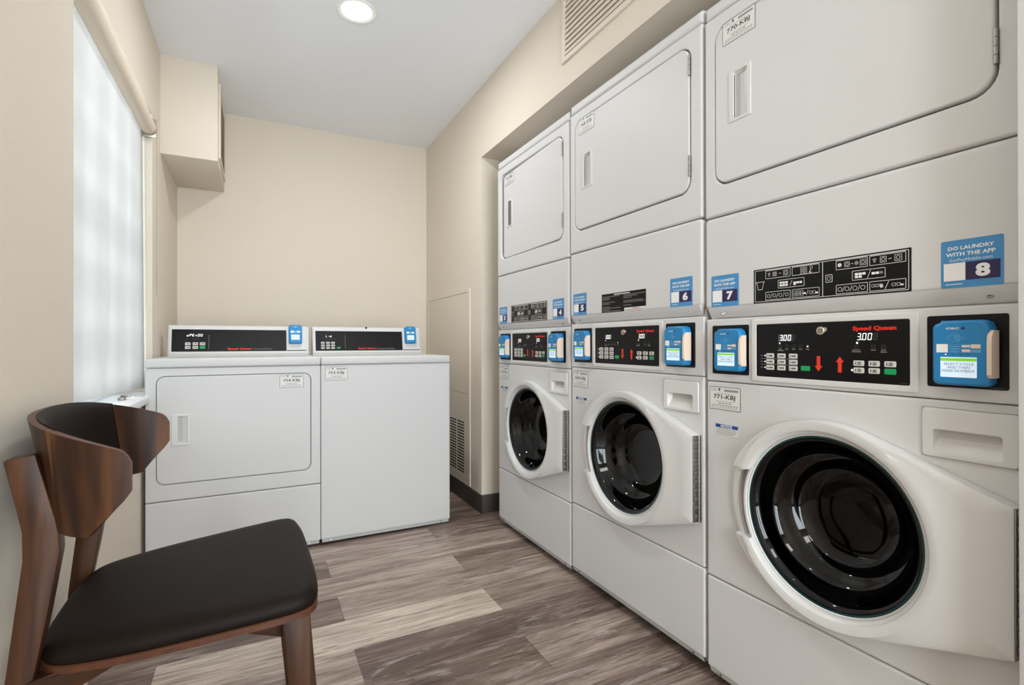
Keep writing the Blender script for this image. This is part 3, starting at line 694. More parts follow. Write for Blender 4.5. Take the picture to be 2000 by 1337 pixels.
def washer_door(parent):
    cx, cz = 0.343, 0.5590
    NA = 43.0
    angs = [math.radians(a) for a in range(0, 360, 2)]
    for c in (180-26, 180+26):
        angs += [math.radians(c-0.5), math.radians(c+0.5)]
    for hx, hz in ((0.6655, 0.685), (0.6655, 0.431)):
        t = math.atan2(hz-cz, hx-cx) % (2*pi); angs += [t-0.012, t, t+0.012]
    angs = sorted(set(round(a % (2*pi), 5) for a in angs)); n = len(angs)
    def notch(a): return abs((math.degrees(a) % 360)-180) < 26
    def wing(x): return 0.030
    L = []; 
    specs = ['back', 'side', 'bev1', 'bev2', 'mid', 'crease', 'r1', 'r2', 'in0', 'in1', 'in2', 'in3']
    for s_ in specs:
        l = []
        for a0 in angs:
            a = a0; nt_ = notch(a0)
            rr = {'back': .245, 'side': .245, 'bev1': .244, 'bev2': .238, 'mid': .235, 'crease': .231, 'r1': .2235, 'r2': .2215, 'in0': .2045, 'in1': .2025}.get(s_)
            dl = math.degrees(a0)-180
            if rr and abs(dl) < 62:
                T = math.degrees(math.asin((0.078 if dl < 0 else 0.094)/rr)); A0 = 26.0
                ad = abs(dl); ad = ad*T/A0 if ad <= A0 else T+(62-T)*(ad-A0)/(62-A0)
                a = math.radians(180+math.copysign(ad, dl))
            R = door_outline(cx, cz, a); ca, sa = math.cos(a), math.sin(a); rc = min(0.240, R-0.014)
            hz = lambda r: wing(cx+r*ca)
            if nt_: hz = lambda r: 0.012
            if s_ == 'back': r, p = R, 0.001
            elif s_ == 'side': r = R; p = max(hz(R)-0.007, .003)
            elif s_ == 'bev1': r = R-0.0015; p = hz(R)-0.0022
            elif s_ == 'bev2': r = R-0.007; p = hz(r)
            elif s_ == 'mid': r = (R-0.007+rc)/2; p = hz(r)
            elif s_ == 'crease': r = rc; p = hz(r)+(0 if nt_ else 0.0004)
            elif s_ == 'r1': r = 0.2285 if nt_ else 0.2235; p = 0.011 if nt_ else 0.0335
            elif s_ == 'r2': r = 0.2270 if nt_ else 0.212; p = 0.003 if nt_ else 0.0335
            elif s_ == 'in0': r = 0.2045; p = 0.003 if nt_ else 0.031
            elif s_ == 'in1': r = 0.2025; p = 0.024 if nt_ else 0.0275
            elif s_ == 'in2': r = 0.1975; p = 0.024
            elif s_ == 'in3': r = 0.1945; p = 0.006
            l.append((cx+r*ca, -p, cz+r*sa))
        L.append(l)
    b = MB()
    vs = [p for l in L for p in l]; fs = []; fg = []
    for k in range(len(L)-1):
        for i in range(n):
            j = (i+1) % n; f = (k*n+i, k*n+j, (k+1)*n+j, (k+1)*n+i)
            (fg if (specs[k] in ('r2',) and notch(angs[i]) and notch(angs[j])) else fs).append(f)
    b.add(vs, fs, 'plastic'); b.add(vs, fg, 'notch')
    # glass retainer ring
    b.lathe(cx, cz, [(0.1965, 0.018), (0.1935, 0.0195), (0.1915, 0.017)], 'plastic', 96)
    d = b.build('washer_door', parent, 0.55)
    g = MB(); g.lathe(cx, cz, [(0.1925, 0.010), (0.1915, 0.0165), (0.187, 0.0162)], 'teal', 96)
    g.lathe(cx, cz, [(0.187, 0.0162), (0.182, 0.0145), (0.177, 0.009), (0.171, -0.003), (0.165, -0.018), (0.158, -0.032), (0.150, -0.042), (0.140, -0.049), (0.131, -0.053), (0.125, -0.059), (0.119, -0.070), (0.111, -0.079), (0.098, -0.086), (0.078, -0.090), (0.045, -0.092), (0.012, -0.0925)], 'bowl', 96, cap=True)
    o = g.build('door_glass', d, 1.2); o['label'] = 'dark round glass bowl with a green edge'
    h = MB(); h.box(0.6655, 0.6670, -0.0285, -0.0105, 0.433, 0.683, 'steel', 0.0004)
    h.box(0.6655, 0.6730, -0.0035, -0.0005, 0.433, 0.683, 'steel', 0.0005)
    for k in range(20):
        z = 0.4335+k*0.0125; cyl = [(0.6690+0.0036*math.cos(2*pi*i/12), 0.0075+0.0036*math.sin(2*pi*i/12)) for i in range(12)]
        h.loops([[(x, -p, zz) for x, p in cyl] for zz in (z, z+0.0117)], 'steel', True, True)
        if k % 2: h.box(0.6668, 0.6685, -0.0235, -0.0120, z-0.001, z+0.0105, 'steel', 0.0006); h.box(0.6668, 0.6674, -0.0250, -0.0105, z-0.0022, z+0.0118, 'steeldark')
    o = h.build('piano_hinge', d); o['label'] = 'long stainless steel hinge'
    return d

def stack_unit(yl, dz, label, n1, n2, id_d, id_w, symbols=True, ajar=0.0):
    t = empty('stacked_washer_dryer', (XM, yl, 0), -pi/2); tag(t, label, 'washer dryer', 'stacked washer dryers in the alcove')
    Zo = dz
    def mb():
        b = MB(); b.xf = Matrix.Translation((0, 0, Zo)); return b
    W = SW
    # body behind the fronts
    b = mb(); b.box(0.003, W-0.003, 0.016, SD, 0.032, 0.30, 'enamel'); b.box(0.003, 0.02, 0.016, SD, 0.30, 0.853, 'enamel'); b.box(W-0.02, W-0.003, 0.016, SD, 0.30, 0.853, 'enamel')
    b.box(0.003, W-0.003, SD-0.02, SD, 0.30, 0.853, 'enamel'); b.box(0.003, W-0.003, 0.016, SD, 0.851, 1.900, 'enamel')
    b.box(0.02, W-0.02, 0.05, SD-0.02, 0.012-Zo, 0.032, 'under')
    for x in (0.06, W-0.06):
        for y in (0.10, SD-0.08): b.box(x-0.02, x+0.02, y-0.02, y+0.02, -Zo, 0.014-Zo, 'under')
    b.build('cabinet', t)
    # lower washer panel with chamfered foot
    b = mb(); b.slab(0, W, 0.046, 0.3020, 0.004, 0.0, 0.016, 0.005, 'enamel')
    b.loops([[(x, y, z) for x in (0.006, W-0.006)] for y, z in ((0.0025, 0.047), (0.008, 0.030), (0.030, 0.026))], 'kick', closed=False)
    b.xf = Matrix.Translation((0, 0, Zo)) @ Matrix.Translation((0, 0.0055, 0.038)) @ Matrix.Rotation(-0.31, 4, 'X')
    for x in (0.042, W-0.045): screw(b, x, 0, 0.0005, 0.0042); b.disc(x-0.012, 0.001, 0.002, 0.0008, 'steeldark', 8)
    b.build('lower_panel', t)
    # washer front with door and drawer openings
    b = mb(); b.slab(0, W, 0.3050, 0.8525, 0.004, 0.0, 0.016, 0.005, 'enamel', back=True)
    fr = b.build('washer_front', t, fix=True)
    c1 = MB(); c1.xf = Matrix.Translation((0, 0, Zo)); c1.lathe(0.343, 0.559, [(0.199, 0.06), (0.199, -0.06)], 'enamel', 96, True); c1.add([(0.343+0.199*math.cos(2*pi*i/96), -0.06, 0.559+0.199*math.sin(2*pi*i/96)) for i in range(96)], [tuple(range(96))[::-1]], 'enamel')
    c2 = mb(); c2.box(0.5385, 0.6445, -0.05, 0.05, 0.752, 0.800, 'enamel')
    k1 = c1.build('k', fix=True); k2 = c2.build('k', fix=True)
    for k_ in (k1, k2): k_.parent = t
    boolean(fr, [k1, k2])
    # tub seen through the glass
    b = mb()
    b.lathe(0.343, 0.559, [(0.199, -0.003), (0.205, -0.05), (0.235, -0.06), (0.25, -0.10), (0.25, -0.42), (0.23, -0.45), (0.08, -0.46), (0.02, -0.44)], 'drum', 64, True)
    for a in (90, 210, 330):
        a = math.radians(a); q = []
        for s_, h in ((-0.06, 0.0), (-0.02, 0.05), (0.02, 0.05), (0.06, 0.0)):
            rr = 0.25-h; aa = a+s_/0.25; q.append((rr*math.cos(aa), rr*math.sin(aa)))
        b.loops([[(0.343+x, y, 0.559+z) for x, z in q] for y in (0.12, 0.42)], 'drum', True, True)
    o = b.build('drum', t)
    # drawer
    b = mb(); b.framed((0.5235, 0.6640, 0.7450, 0.8370), 0.008, (0.541, 0.642, 0.7545, 0.797), 0.006, 0.0045, 0.0044, 0.0025, 'plastic', 0.0015, 0.0045)
    L = []
    for f, pp in ((0, 0.0), (0.3, -0.004), (0.7, -0.010), (1.0, -0.0125)):
        L.append([(x, -pp, z) for x, z in rrect(0.541+0.005*f, 0.642-0.005*f, 0.7545+0.026*f, 0.797-0.002*f, 0.006, 0, 6)])
    b.loops(L, 'plastic'); b.add(L[-1], [tuple(range(len(L[-1])))], 'pocket')
    b.rect(0.5222, 0.6653, 0.7437, 0.8383, 0.0012, 0.0004, 'notch'); b.build('detergent_drawer', t)
    d = washer_door(t)
    d.location = (0, 0, Zo)
    # control section
    b = mb(); b.slab(0, W, 0.8545, 1.0265, 0.003, 0.0, 0.016, 0.003, 'enamel')
    b.framed((0.148, 0.5185, 0.862, 1.0205), 0.007, (0.1625, 0.504, 0.8755, 1.0070), 0.004, 0.0040, 0.004, 0.0025, 'plastic', 0.0012, 0.004)
    b.plate(0.5318, 0.6500, 0.8775, 1.0105, 0.004, 0.0010, 'black'); b.plate(0.0213, 0.1387, 0.8752, 1.0082, 0.004, 0.0010, 'black')
    b.quad(0.625, 0.645, 0.8795, 0.8810, 0.0014, 'dimink')
    cs = b.build('control_section', t)
    b = mb(); P0 = 0.0022
    b.plate(0.1625, 0.504, 0.8755, 1.0070, 0.004, P0, 'black'); q = P0+0.0003
    b.text('Speed Queen', 0.3965, 0.4805, 0.9835, 0.9955, q, 'red', 0.05, 3)
    for i in range(5):
        x = 0.2285+i*0.0172; b.quad(x-0.004, x+0.004, 0.9440, 0.9460, q, 'greyink'); b.rect(x-0.0042, x+0.0042, 0.948, 0.9555, 0.0009, q, 'dimink')
    b.quad(0.221, 0.238, 0.9405, 0.9425, q, 'greyink')
    b.disc(0.2270, 0.9595, 0.0019, q, 'led', 10); b.disc(0.2973, 0.9520, 0.0017, q+.0001, 'led', 10)
    for x, w_ in ((0.4045, 0.010), (0.438, 0.006), (0.457, 0.0062)):
        b.rect(x-0.004, x+0.004, 0.9485, 0.9555, 0.0009, q, 'dimink'); b.quad(x-w_*.8, x+w_*.8, 0.9440, 0.9458, q, 'greyink')
    b.quad(0.395, 0.4135, 0.9400, 0.9420, q, 'greyink'); b.quad(0.451, 0.4630, 0.9400, 0.9420, q, 'greyink')
    b.disc(0.4060, 0.9600, 0.0022, q, 'led', 10); b.disc(0.3955, 0.9015, 0.0022, q, 'led', 10)
    for z in (0.9285, 0.9138, 0.8990):
        b.quad(0.1745, 0.1815, z-0.001, z+0.001, q, 'greyink'); b.disc(0.1868, z, 0.0018, q, 'led', 8)
    for z in (0.9212, 0.9065): b.quad(0.1745, 0.2735, z-0.0006, z+0.0006, q, 'greyink')
    arrow(b, 0.3227, 0.8950, 0.9300, False, q); arrow(b, 0.3700, 0.8950, 0.9300, True, q)
    b.quad(0.488, 0.500, 0.8785, 0.8797, q, 'dimink')
    cp = b.build('control_panel', t); cp['label'] = 'black control panel with red lettering, two lit price displays and arrows'
    for x0, x1, hx, hz, hh in ((0.2222, 0.2560, 0.2262, 0.9655, 0.0140), (0.4040, 0.4400, 0.4050, 0.9660, 0.0145)):
        b = mb(); b.quad(x0, x1+0.004, hz-0.0015, hz+hh+0.0015, P0+0.0005, 'leddim' if x0 < .3 else 'black')
        for i, ch in enumerate('300'): b.seg7(ch, hx+i*0.0108, hz, 0.0078, hh, P0+0.0008, 'led')
        b.disc(hx+0.0096, hz+0.001, 0.0009, P0+0.0008, 'led', 6); b.seg7('8', hx+3*0.0108, hz, 0.0078, hh, P0+0.0008, 'dimink')
        b.build('price_display', cp)
    b = mb(); b.disc(0.3295, 0.9875, 0.0095, P0+0.006, 'brass', 20, 0.006, 0.0012); b.disc(0.3295, 0.9875, 0.0045, P0+0.0063, 'steeldark', 12); b.disc(0.3300, 0.9875, 0.0028, P0+0.0070, 'brass', 10)
    b.box(0.3365, 0.3425, -(P0+0.004), -P0, 0.9855, 0.9950, 'brass', 0.001); b.build('key_lock', cp)
    for i, x in enumerate((0.2012, 0.2315, 0.2617)):
        for z in (0.9285, 0.9138, 0.8990):
            button(cp, x, z+Zo, 0.0215, 0.0118, P0, 'key')
    button(cp, 0.2920, 0.9005+Zo, 0.0220, 0.0118, P0, 'green')
    for i, x in enumerate((0.4093, 0.4392, 0.4692)):
        for z in (0.9165, 0.9015):
            button(cp, x, z+Zo, 0.0215, 0.0120, P0, 'green' if (i == 2 and z < 0.91) else 'key', rows=2)
    card_reader(t, 0.0445, 0.1300, 0.8850+Zo, 0.9985+Zo, 0.001, 0.0240)
    card_reader(t, 0.5515, 0.6340, 0.8835+Zo, 1.0000+Zo, 0.001, 0.0300)
    # notices
    id_sticker(t, 0.0105, 0.1125, 0.7760+Zo, 0.8390+Zo, 0.0006, id_w)
    b = mb(); b.plate(0.0316, 0.1048, 0.7060, 0.7365, 0.001, 0.0006, 'paper'); b.quad(0.0316, 0.1048, 0.7270, 0.7365, 0.0009, 'noticeblue'); b.text('NOTICE', 0.049, 0.086, 0.7282, 0.7355, 0.0012, 'white', 0.04)
    for k in range(4): b.quad(0.034, 0.098-0.01*(k == 3), 0.7225-0.0045*k, 0.7238-0.0045*k, 0.0009, 'greyink')
    o = b.build('notice_sticker', t); o['label'] = 'small white notice sticker with a blue band'
    # ---------------- dryer
    b = mb(); b.slab(0, W, 1.0560, 1.3085, 0.012, 0.006, 0.022, 0.008, 'enamel')
    # sloping lower lip
    L = [[(x, y, z) for x, z in ((x0, z0), (x1, z0))] for (x0, x1, y, z0) in ((0.010, W-0.010, -0.006, 1.0600), (0.010, W-0.010, -0.0025, 1.0500), (0.010, W-0.010, 0.006, 1.0340), (0.014, W-0.014, 0.012, 1.0300))]
    b.loops(L, 'enamel', closed=False)
    b.add([(0.010, -0.006, 1.060), (0.010, -0.0025, 1.05), (0.010, 0.006, 1.034), (0.014, 0.012, 1.030), (0.0, 0.002, 1.062)], [(0, 1, 2, 3, 4)], 'enamel')
    b.add([(W-0.010, -0.006, 1.060), (W-0.010, -0.0025, 1.05), (W-0.010, 0.006, 1.034), (W-0.014, 0.012, 1.030), (W, 0.002, 1.062)], [(4, 3, 2, 1, 0)], 'enamel')
    b.xf = Matrix.Translation((0, 0, Zo)) @ Matrix.Translation((0, 0.002, 1.0415)) @ Matrix.Rotation(-0.49, 4, 'X')
    for x in (0.058, 0.624): screw(b, x, 0, 0.0004, 0.0052)
    o = b.build('dryer_lower_panel', t)
    b = mb(); b.framed((0, W, 1.3115, 1.8685), 0.004, (0.0350, 0.6385, 1.3935, 1.8305), 0.040, 0.006, 0.022, 0.006, 'enamel', 0.004, 0.013)
    b.quad(0.02, W-0.02, 1.38, 1.845, -0.0065, 'gap'); b.build('dryer_front', t)
    b = mb(); b.slab(0, W, 1.8715, 1.9090, 0.004, 0.004, 0.04, 0.010, 'enamel'); b.box(0.001, W-0.001, 0.01, SD, 1.895, 1.9085, 'enamel', 0.003); b.build('dryer_top', t)
    # dryer door hinged on the right
    hx = 0.634
    b = MB(); b.xf = Matrix.Translation((-hx, 0, 0))
    b.framed((0.0380, 0.6340, 1.3985, 1.8280), 0.037, (0.1000, 0.1410, 1.5590, 1.6820), 0.003, 0.0075, 0.014, 0.004, 'enamel', 0.001, 0.004)
    d = b.build('dryer_door', t); d.location = (hx, 0, Zo); d.rotation_euler = (0, 0, -ajar)
    b = MB(); b.xf = Matrix.Translation((-hx, 0, 0))
    b.framed((0.0840, 0.1530, 1.5510, 1.6900), 0.003, (0.1000, 0.1410, 1.5590, 1.6820), 0.003, 0.0098, 0.0024, 0.0022, 'plastic', 0.0010, 0.0060)
    L = []
    for f, pp in ((0, 0.0065), (1.0, 0.0005)): L.append([(x, -pp, z) for x, z in rrect(0.1000, 0.1410-0.012*f, 1.5590+0.002*f, 1.6820-0.006*f, 0.003, 0, 6)])
    b.loops(L, 'plastic'); b.add(L[-1], [tuple(range(len(L[-1])))], 'pocket'); b.build('door_handle', d)
    for z0, z1 in ((1.441, 1.503), (1.738, 1.801)):
        b = MB(); b.xf = Matrix.Translation((-hx, 0, 0)); n = 12
        for k in range(4):
            za = z0+(z1-z0)*k/4; zb = z0+(z1-z0)*(k+1)/4-0.001
            b.loops([[(0.6365+0.0032*math.cos(2*pi*i/n), -0.0075+0.0032*math.sin(2*pi*i/n), z) for i in range(n)] for z in (za, zb)], 'steel', True, True)
        b.build('hinge', d)
    id_sticker(d, 0.0640-hx, 0.1655-hx, 1.7680, 1.8290-0.0, 0.0080, id_d)
    app_sticker(t, 0.0228, 0.1128, 1.0600+Zo, 1.1460+Zo, 0.0064, n1)
    app_sticker(t, 0.5562, 0.6455, 1.0600+Zo, 1.1470+Zo, 0.0064, n2)
    (instruction_symbols if symbols else instruction_text)(t, 0.0064)
    for c in t.children:
        if c.name.startswith('instruction_sticker'): c.location = (0, 0, Zo)
    return t
stack_unit(2.4224, 0.0016, 'white stacked dryer over washer numbered 3 and 4, farthest in the alcove row', '3', '4', '767-KBJ', '766-KBJ', True, 0.024)
stack_unit(1.7295, 0.0103, 'white stacked dryer over washer numbered 5 and 6, in the middle of the alcove row', '5', '6', '768-KBJ', '769-KBJ', False)
stack_unit(1.0377, 0.0, 'white stacked dryer over washer numbered 7 and 8, nearest of the row', '7', '8', '770-KBJ', '771-KBJ', True)

# ================================================================ the two low machines at the back
BY = 2.564
def low_console(t, W, x0, x1, black, bay, label, dryer):
    # console block on the lid, its face leaning back
    b = MB(); tilt = 0.20
    base = Matrix.Translation((0, 0.448, 0.8967)) @ Matrix.Rotation(-tilt, 4, 'X')
    b.xf = base
    b.slab(x0, x1, 0.0, 0.162, 0.006, 0.0, 0.05, 0.003, 'enamel')
    b.framed((x0+0.006, x1-0.006, 0.010, 0.150), 0.003, (black[0], bay[1], black[2], black[3]), 0.001, 0.003, 0.003, 0.002, 'plastic', 0.001, 0.003)
    b.xf = None
    t_, c_ = math.tan(tilt), math.cos(tilt); y0, yt = 0.448+0.01, 0.448+0.162*math.sin(tilt)+0.004; zt = 0.8967+0.162*c_
    b.loops([[(x, 0.462, 0.8967), (x, 0.53, 0.8967), (x, 0.53, zt-0.012), (x, yt+0.02, zt), (x, yt, zt-0.001)] for x in (x0+0.0005, x1-0.0005)], 'enamel', True, True)
    co = b.build('console', t)
    b = MB(); b.xf = base; q = 0.0012
    b.plate(black[0], black[1], black[2], black[3], 0.001, 0.0008, 'black')
    if dryer:
        for i, ch in enumerate('oPEn00'): b.seg7(ch, 0.0985+i*0.0120, 0.1035, 0.0085, 0.0125, q, 'led')
        for x in (0.100, 0.131, 0.147): b.rect(x-0.004, x+0.004, 0.0855, 0.0925, 0.001, q, 'dimink')
        b.quad(0.195, 0.1966, 0.035, 0.112, q, 'greyink')
        b.text('Speed Queen', 0.2795, 0.3925, 0.0295, 0.0440, q, 'red', 0.05, 3); b.text('Commercial Dryer', 0.3985, 0.4910, 0.0305, 0.0425, q, 'greyink')
    else:
        b.seg7('L', 0.0765, 0.1020, 0.0075, 0.0115, q, 'led'); b.seg7('-', 0.0885, 0.1020, 0.0075, 0.0115, q, 'led'); b.seg7('d', 0.0985, 0.1020, 0.0075, 0.0115, q, 'led')
        for x in (0.080, 0.096, 0.112, 0.127): b.rect(x-0.003, x+0.003, 0.0855, 0.0925, 0.001, q, 'dimink')
        b.quad(0.1805, 0.1820, 0.035, 0.115, q, 'greyink')
        b.text('Speed Queen', 0.2510, 0.3580, 0.0295, 0.0420, q, 'red', 0.05, 3); b.text('Commercial Washer', 0.3620, 0.4650, 0.0300, 0.0410, q, 'greyink')
    cp = b.build('control_panel', t); cp['label'] = 'black control panel strip with red lettering'
    keys = [(0.104, 0.065, 'key'), (0.104, 0.046, 'key'), (0.137, 0.065, 'key'), (0.137, 0.046, 'key'), (0.168, 0.065, 'key'), (0.168, 0.046, 'green')] if dryer else \
           [(x, z, 'key') for x in (0.060, 0.088, 0.1145) for z in (0.070, 0.055, 0.040)]+[(0.1445, 0.0405, 'green')]
    for x, z, m in keys:
        o = button(cp, 0, 0, 0.024 if dryer else 0.020, 0.015 if dryer else 0.0105, 0.0008, m); o.matrix_local = base @ Matrix.Translation((x, 0, z))
    # payment bay
    b = MB(); b.xf = base; b.slab(bay[0], bay[1], black[2]+0.004, 0.158, 0.003, 0.006, 0.006, 0.002, 'plastic'); b.quad(bay[0]+0.002, bay[1], black[2], black[2]+0.0035, 0.0020, 'ink'); b.build('reader_mount', co)
    return co, base

def low_machine(name, x, W, label, cat, dryer):
    t = empty(name, (x, BY, 0)); tag(t, label, cat, 'low machines against the back wall')
    b = MB(); b.box(0.003, W-0.003, 0.016, 0.70, 0.022, 0.86, 'enamel'); b.box(0.03, W-0.03, 0.04, 0.68, 0.006, 0.024, 'under')
    for xx in (0.06, W-0.06):
        for y in (0.08, 0.64): b.box(xx-0.02, xx+0.02, y-0.02, y+0.02, 0, 0.010, 'under')
    b.build('cabinet', t)
    b = MB(); b.box(0, W, -0.004, 0.705, 0.8600, 0.8967, 'enamel', 0.006, 3); o = b.build('top_lid', t)
    b = MB()
    if dryer:
        b.slab(0, W, 0.026, 0.2935, 0.004, 0.0, 0.016, 0.005, 'enamel')
    else:
        b.slab(0, W, 0.026, 0.8570, 0.004, 0.0, 0.016, 0.005, 'enamel')
    b.loops([[(xx, y, z) for xx in (0.006, W-0.006)] for y, z in ((0.0025, 0.027), (0.007, 0.010), (0.030, 0.008))], 'kick', closed=False)
    b.xf = Matrix.Translation((0, 0.005, 0.018)) @ Matrix.Rotation(-0.27, 4, 'X')
    for xx in (0.045, W-0.05): screw(b, xx, 0, 0.0006, 0.0045)
    b.build('front_panel' if not dryer else 'lower_panel', t)
    if dryer:
        b = MB(); b.framed((0, W, 0.2965, 0.8570), 0.004, (0.0375, 0.6445, 0.3650, 0.8235), 0.034, 0.0, 0.016, 0.005, 'enamel', 0.002, 0.010)
        b.quad(0.02, W-0.02, 0.35, 0.84, -0.008, 'gap'); b.build('upper_front', t)
        b = MB(); b.framed((0.0400, 0.6415, 0.3680, 0.8210), 0.031, (0.1160, 0.1500, 0.5370, 0.6510), 0.002, 0.001, 0.010, 0.003, 'enamel', 0.001, 0.004); d = b.build('dryer_door', t)
        b = MB(); b.framed((0.0920, 0.1625, 0.5265, 0.6605), 0.004, (0.1160, 0.1500, 0.5370, 0.6510), 0.002, 0.0055, 0.0046, 0.0030, 'plastic', 0.0012, 0.006)
        L = [[(xx, -pp, z) for xx, z in rrect(0.1160+0.012*f*0, 0.1500-0.018*f, 0.5370+0.004*f, 0.6510-0.004*f, 0.002, 0, 6)] for f, pp in ((0, -0.0), (1, -0.0075))]
        b.loops(L, 'plastic'); b.add(L[-1], [tuple(range(len(L[-1])))], 'pocket'); b.build('door_handle', d)
        id_sticker(d, 0.5091, 0.6111, 0.7560, 0.8170, 0.0014, '754-KBJ')
        co, base = low_console(t, W, 0.0190, 0.6745, (0.0352, 0.560, 0.0245, 0.1395), (0.562, 0.660), 'x', True)
        rx = (0.5720, 0.6385)
    else:
        id_sticker(t, 0.0190, 0.1223, 0.7835, 0.8480, 0.0006, '753-KBJ')
        co, base = low_console(t, W, 0.0060, 0.6260, (0.0218, 0.512, 0.0235, 0.1375), (0.514, 0.616), 'x', False)
        rx = (0.5250, 0.5920)
        b = MB(); b.disc(0.302, 0.159, 0.006, 0.004, 'ink', 12, 0.004, 0.001); b.xf = None
        o = b.build('sensor_knob', co); o.matrix_local = base; o['label'] = 'small black stud on the console top'
    r = card_reader(t, rx[0], rx[1], 0.062, 0.166, 0.006, 0.028, False, False)
    r.matrix_local = base
    return t
low_machine('clothes_dryer', -0.4113, 0.6860, 'low white dryer with a square front door, against the back wall by the window', 'dryer', True)
low_machine('washing_machine', 0.2765, 0.6480, 'low white top loading washer with plain front, right of the low dryer', 'washing machine', False)

# ================================================================ the chair
def build_chair():
    CY = 1.335
    t = empty('dining_chair', (-0.13, CY, 0), 0.0); tag(t, 'brown wooden chair with curved wrap back and dark leather seat, against the left wall', 'chair')
    ox, oy = -0.13, CY
    def P3(x, y, z): return (x-ox, y, z)     # y given relative to the chair's middle line
    TIP = -0.196; TOPB = 0.829; HW = 0.262; NEXP = 2.5
    def plan(phi, z):
        d = 0.186-0.20*(TOPB-z); c, s_ = math.cos(phi), math.sin(phi)
        return TIP-d*abs(c)**(2/NEXP), HW*math.copysign(abs(s_)**(2/NEXP), s_)
    def topz(x):
        f = max(0.0, min(1.0, (TIP-x)/0.17)); return 0.770+0.061*f**0.85
    _ph = [-pi/2+pi*i/2000 for i in range(2001)]; _pp = [plan(p, 0.74) for p in _ph]; _al = [0.0]
    for p, q in zip(_pp, _pp[1:]): _al.append(_al[-1]+math.hypot(q[0]-p[0], q[1]-p[1]))
    def phi_at(f):
        t_ = f*_al[-1]; lo, hi = 0, 2000
        while hi-lo > 1:
            m_ = (lo+hi)//2
            if _al[m_] <= t_: lo = m_
            else: hi = m_
        return _ph[lo]+(_ph[hi]-_ph[lo])*(t_-_al[lo])/max(1e-9, _al[hi]-_al[lo])
    # shell as a grid: s along the wrap, v from lower to upper edge
    NS, NV = 110, 18
    def edge(phi):
        x0, y0 = plan(phi, 0.75); f = (TIP-x0)/0.17           # 0 at the tips, 1 at the back
        zt = topz(x0); zb = 0.634
        if x0 > -0.268: zb = 0.634+(x0+0.268)/(0.072)*0.068
        if f < 0.10: k = (1-f/0.10); zt -= 0.016*k*k; zb += 0.006*k*k
        return zb, zt
    def skin(off, s0=-90, s1=90, ns=NS, zlo=0.0, zhi=0.0, nv=NV):
        G = []
        for i in range(ns+1):
            f0 = (s0+90)/180; f1 = (s1+90)/180; phi = phi_at(f0+(f1-f0)*i/ns)
            phi = max(-pi/2+1e-3, min(pi/2-1e-3, phi))
            zb, zt = edge(phi); zb += zlo; zt -= zhi; row = []
            for j in range(nv+1):
                z = zb+(zt-zb)*j/nv; x, y = plan(phi, z)
                e = 1e-3; xa, ya = plan(max(phi-e*4, -pi/2+1e-5), z); xb, yb = plan(min(phi+e*4, pi/2-1e-5), z)
                tx, ty = xb-xa, yb-ya; L = math.hypot(tx, ty) or 1; nx, ny = ty/L, -tx/L     # inward normal (+x at the back)
                o_ = off(i/ns, j/nv) if callable(off) else off
                row.append(P3(x+nx*o_, y+ny*o_, z))
            G.append(row)
        return G
    def sheet(b, A, B_, m, me):
        ns, nv = len(A)-1, len(A[0])-1; vs = [p for r in A for p in r]+[p for r in B_ for p in r]; K = (ns+1)*(nv+1); fs = []; fe = []
        for i in range(ns):
            for j in range(nv):
                a = i*(nv+1)+j; fs.append((a, a+1, a+nv+2, a+nv+1)); fs.append((K+a, K+a+nv+1, K+a+nv+2, K+a+1))
            a = i*(nv+1); fe.append((a, a+nv+1, K+a+nv+1, K+a)); a += nv; fe.append((a, K+a, K+a+nv+1, a+nv+1))
        for j in range(nv):
            a = j; fe.append((a, K+a, K+a+1, a+1)); a = ns*(nv+1)+j; fe.append((a, a+1, K+a+1, K+a))
        b.add(vs, fs, m); b.add(vs, fe, me)
    b = MB(); sheet(b, skin(0.0), skin(0.012), 'veneer', 'ply'); b.build('backrest', t, 0.6)
    b = MB()
    def puff(i, j): e = min(i, 1-i)*14; g = min(j, 1-j)*7; k = min(1, e)*min(1, g); return 0.0125+0.011*math.sqrt(max(0.0, 1-(1-min(1, k))**2))
    sheet(b, skin(0.0122, -59, 59, 60, 0.010, -0.002, 14), skin(puff, -59, 59, 60, 0.010, -0.002, 14), 'leather', 'leather'); b.build('back_pad', t, 1.2)
    # legs
    def prism(pts, y0, y1, m, name, bev=0.004, label=None):
        bm = bmesh.new(); va = [bm.verts.new(P3(x, y0, z)) for x, z in pts]; f = bm.faces.new(va)
        r = bmesh.ops.extrude_face_region(bm, geom=[f]); vv = [v for v in r['geom'] if isinstance(v, bmesh.types.BMVert)]
        for v in vv: v.co.y += y1-y0
        bmesh.ops.recalc_face_normals(bm, faces=bm.faces[:])
        bmesh.ops.bevel(bm, geom=bm.edges[:], offset=bev, segments=2, affect='EDGES', profile=0.5, clamp_overlap=True)
        b = MB(); b.bm(bm, m); return b.build(name, t, 0.5)
    rear = [(-0.402, 0), (-0.374, 0), (-0.345, 0.377), (-0.324, 0.496), (-0.308, 0.600), (-0.310, 0.640), (-0.3405, 0.772), (-0.382, 0.764), (-0.369, 0.700), (-0.358, 0.640), (-0.3575, 0.590), (-0.367, 0.507), (-0.380, 0.388)]
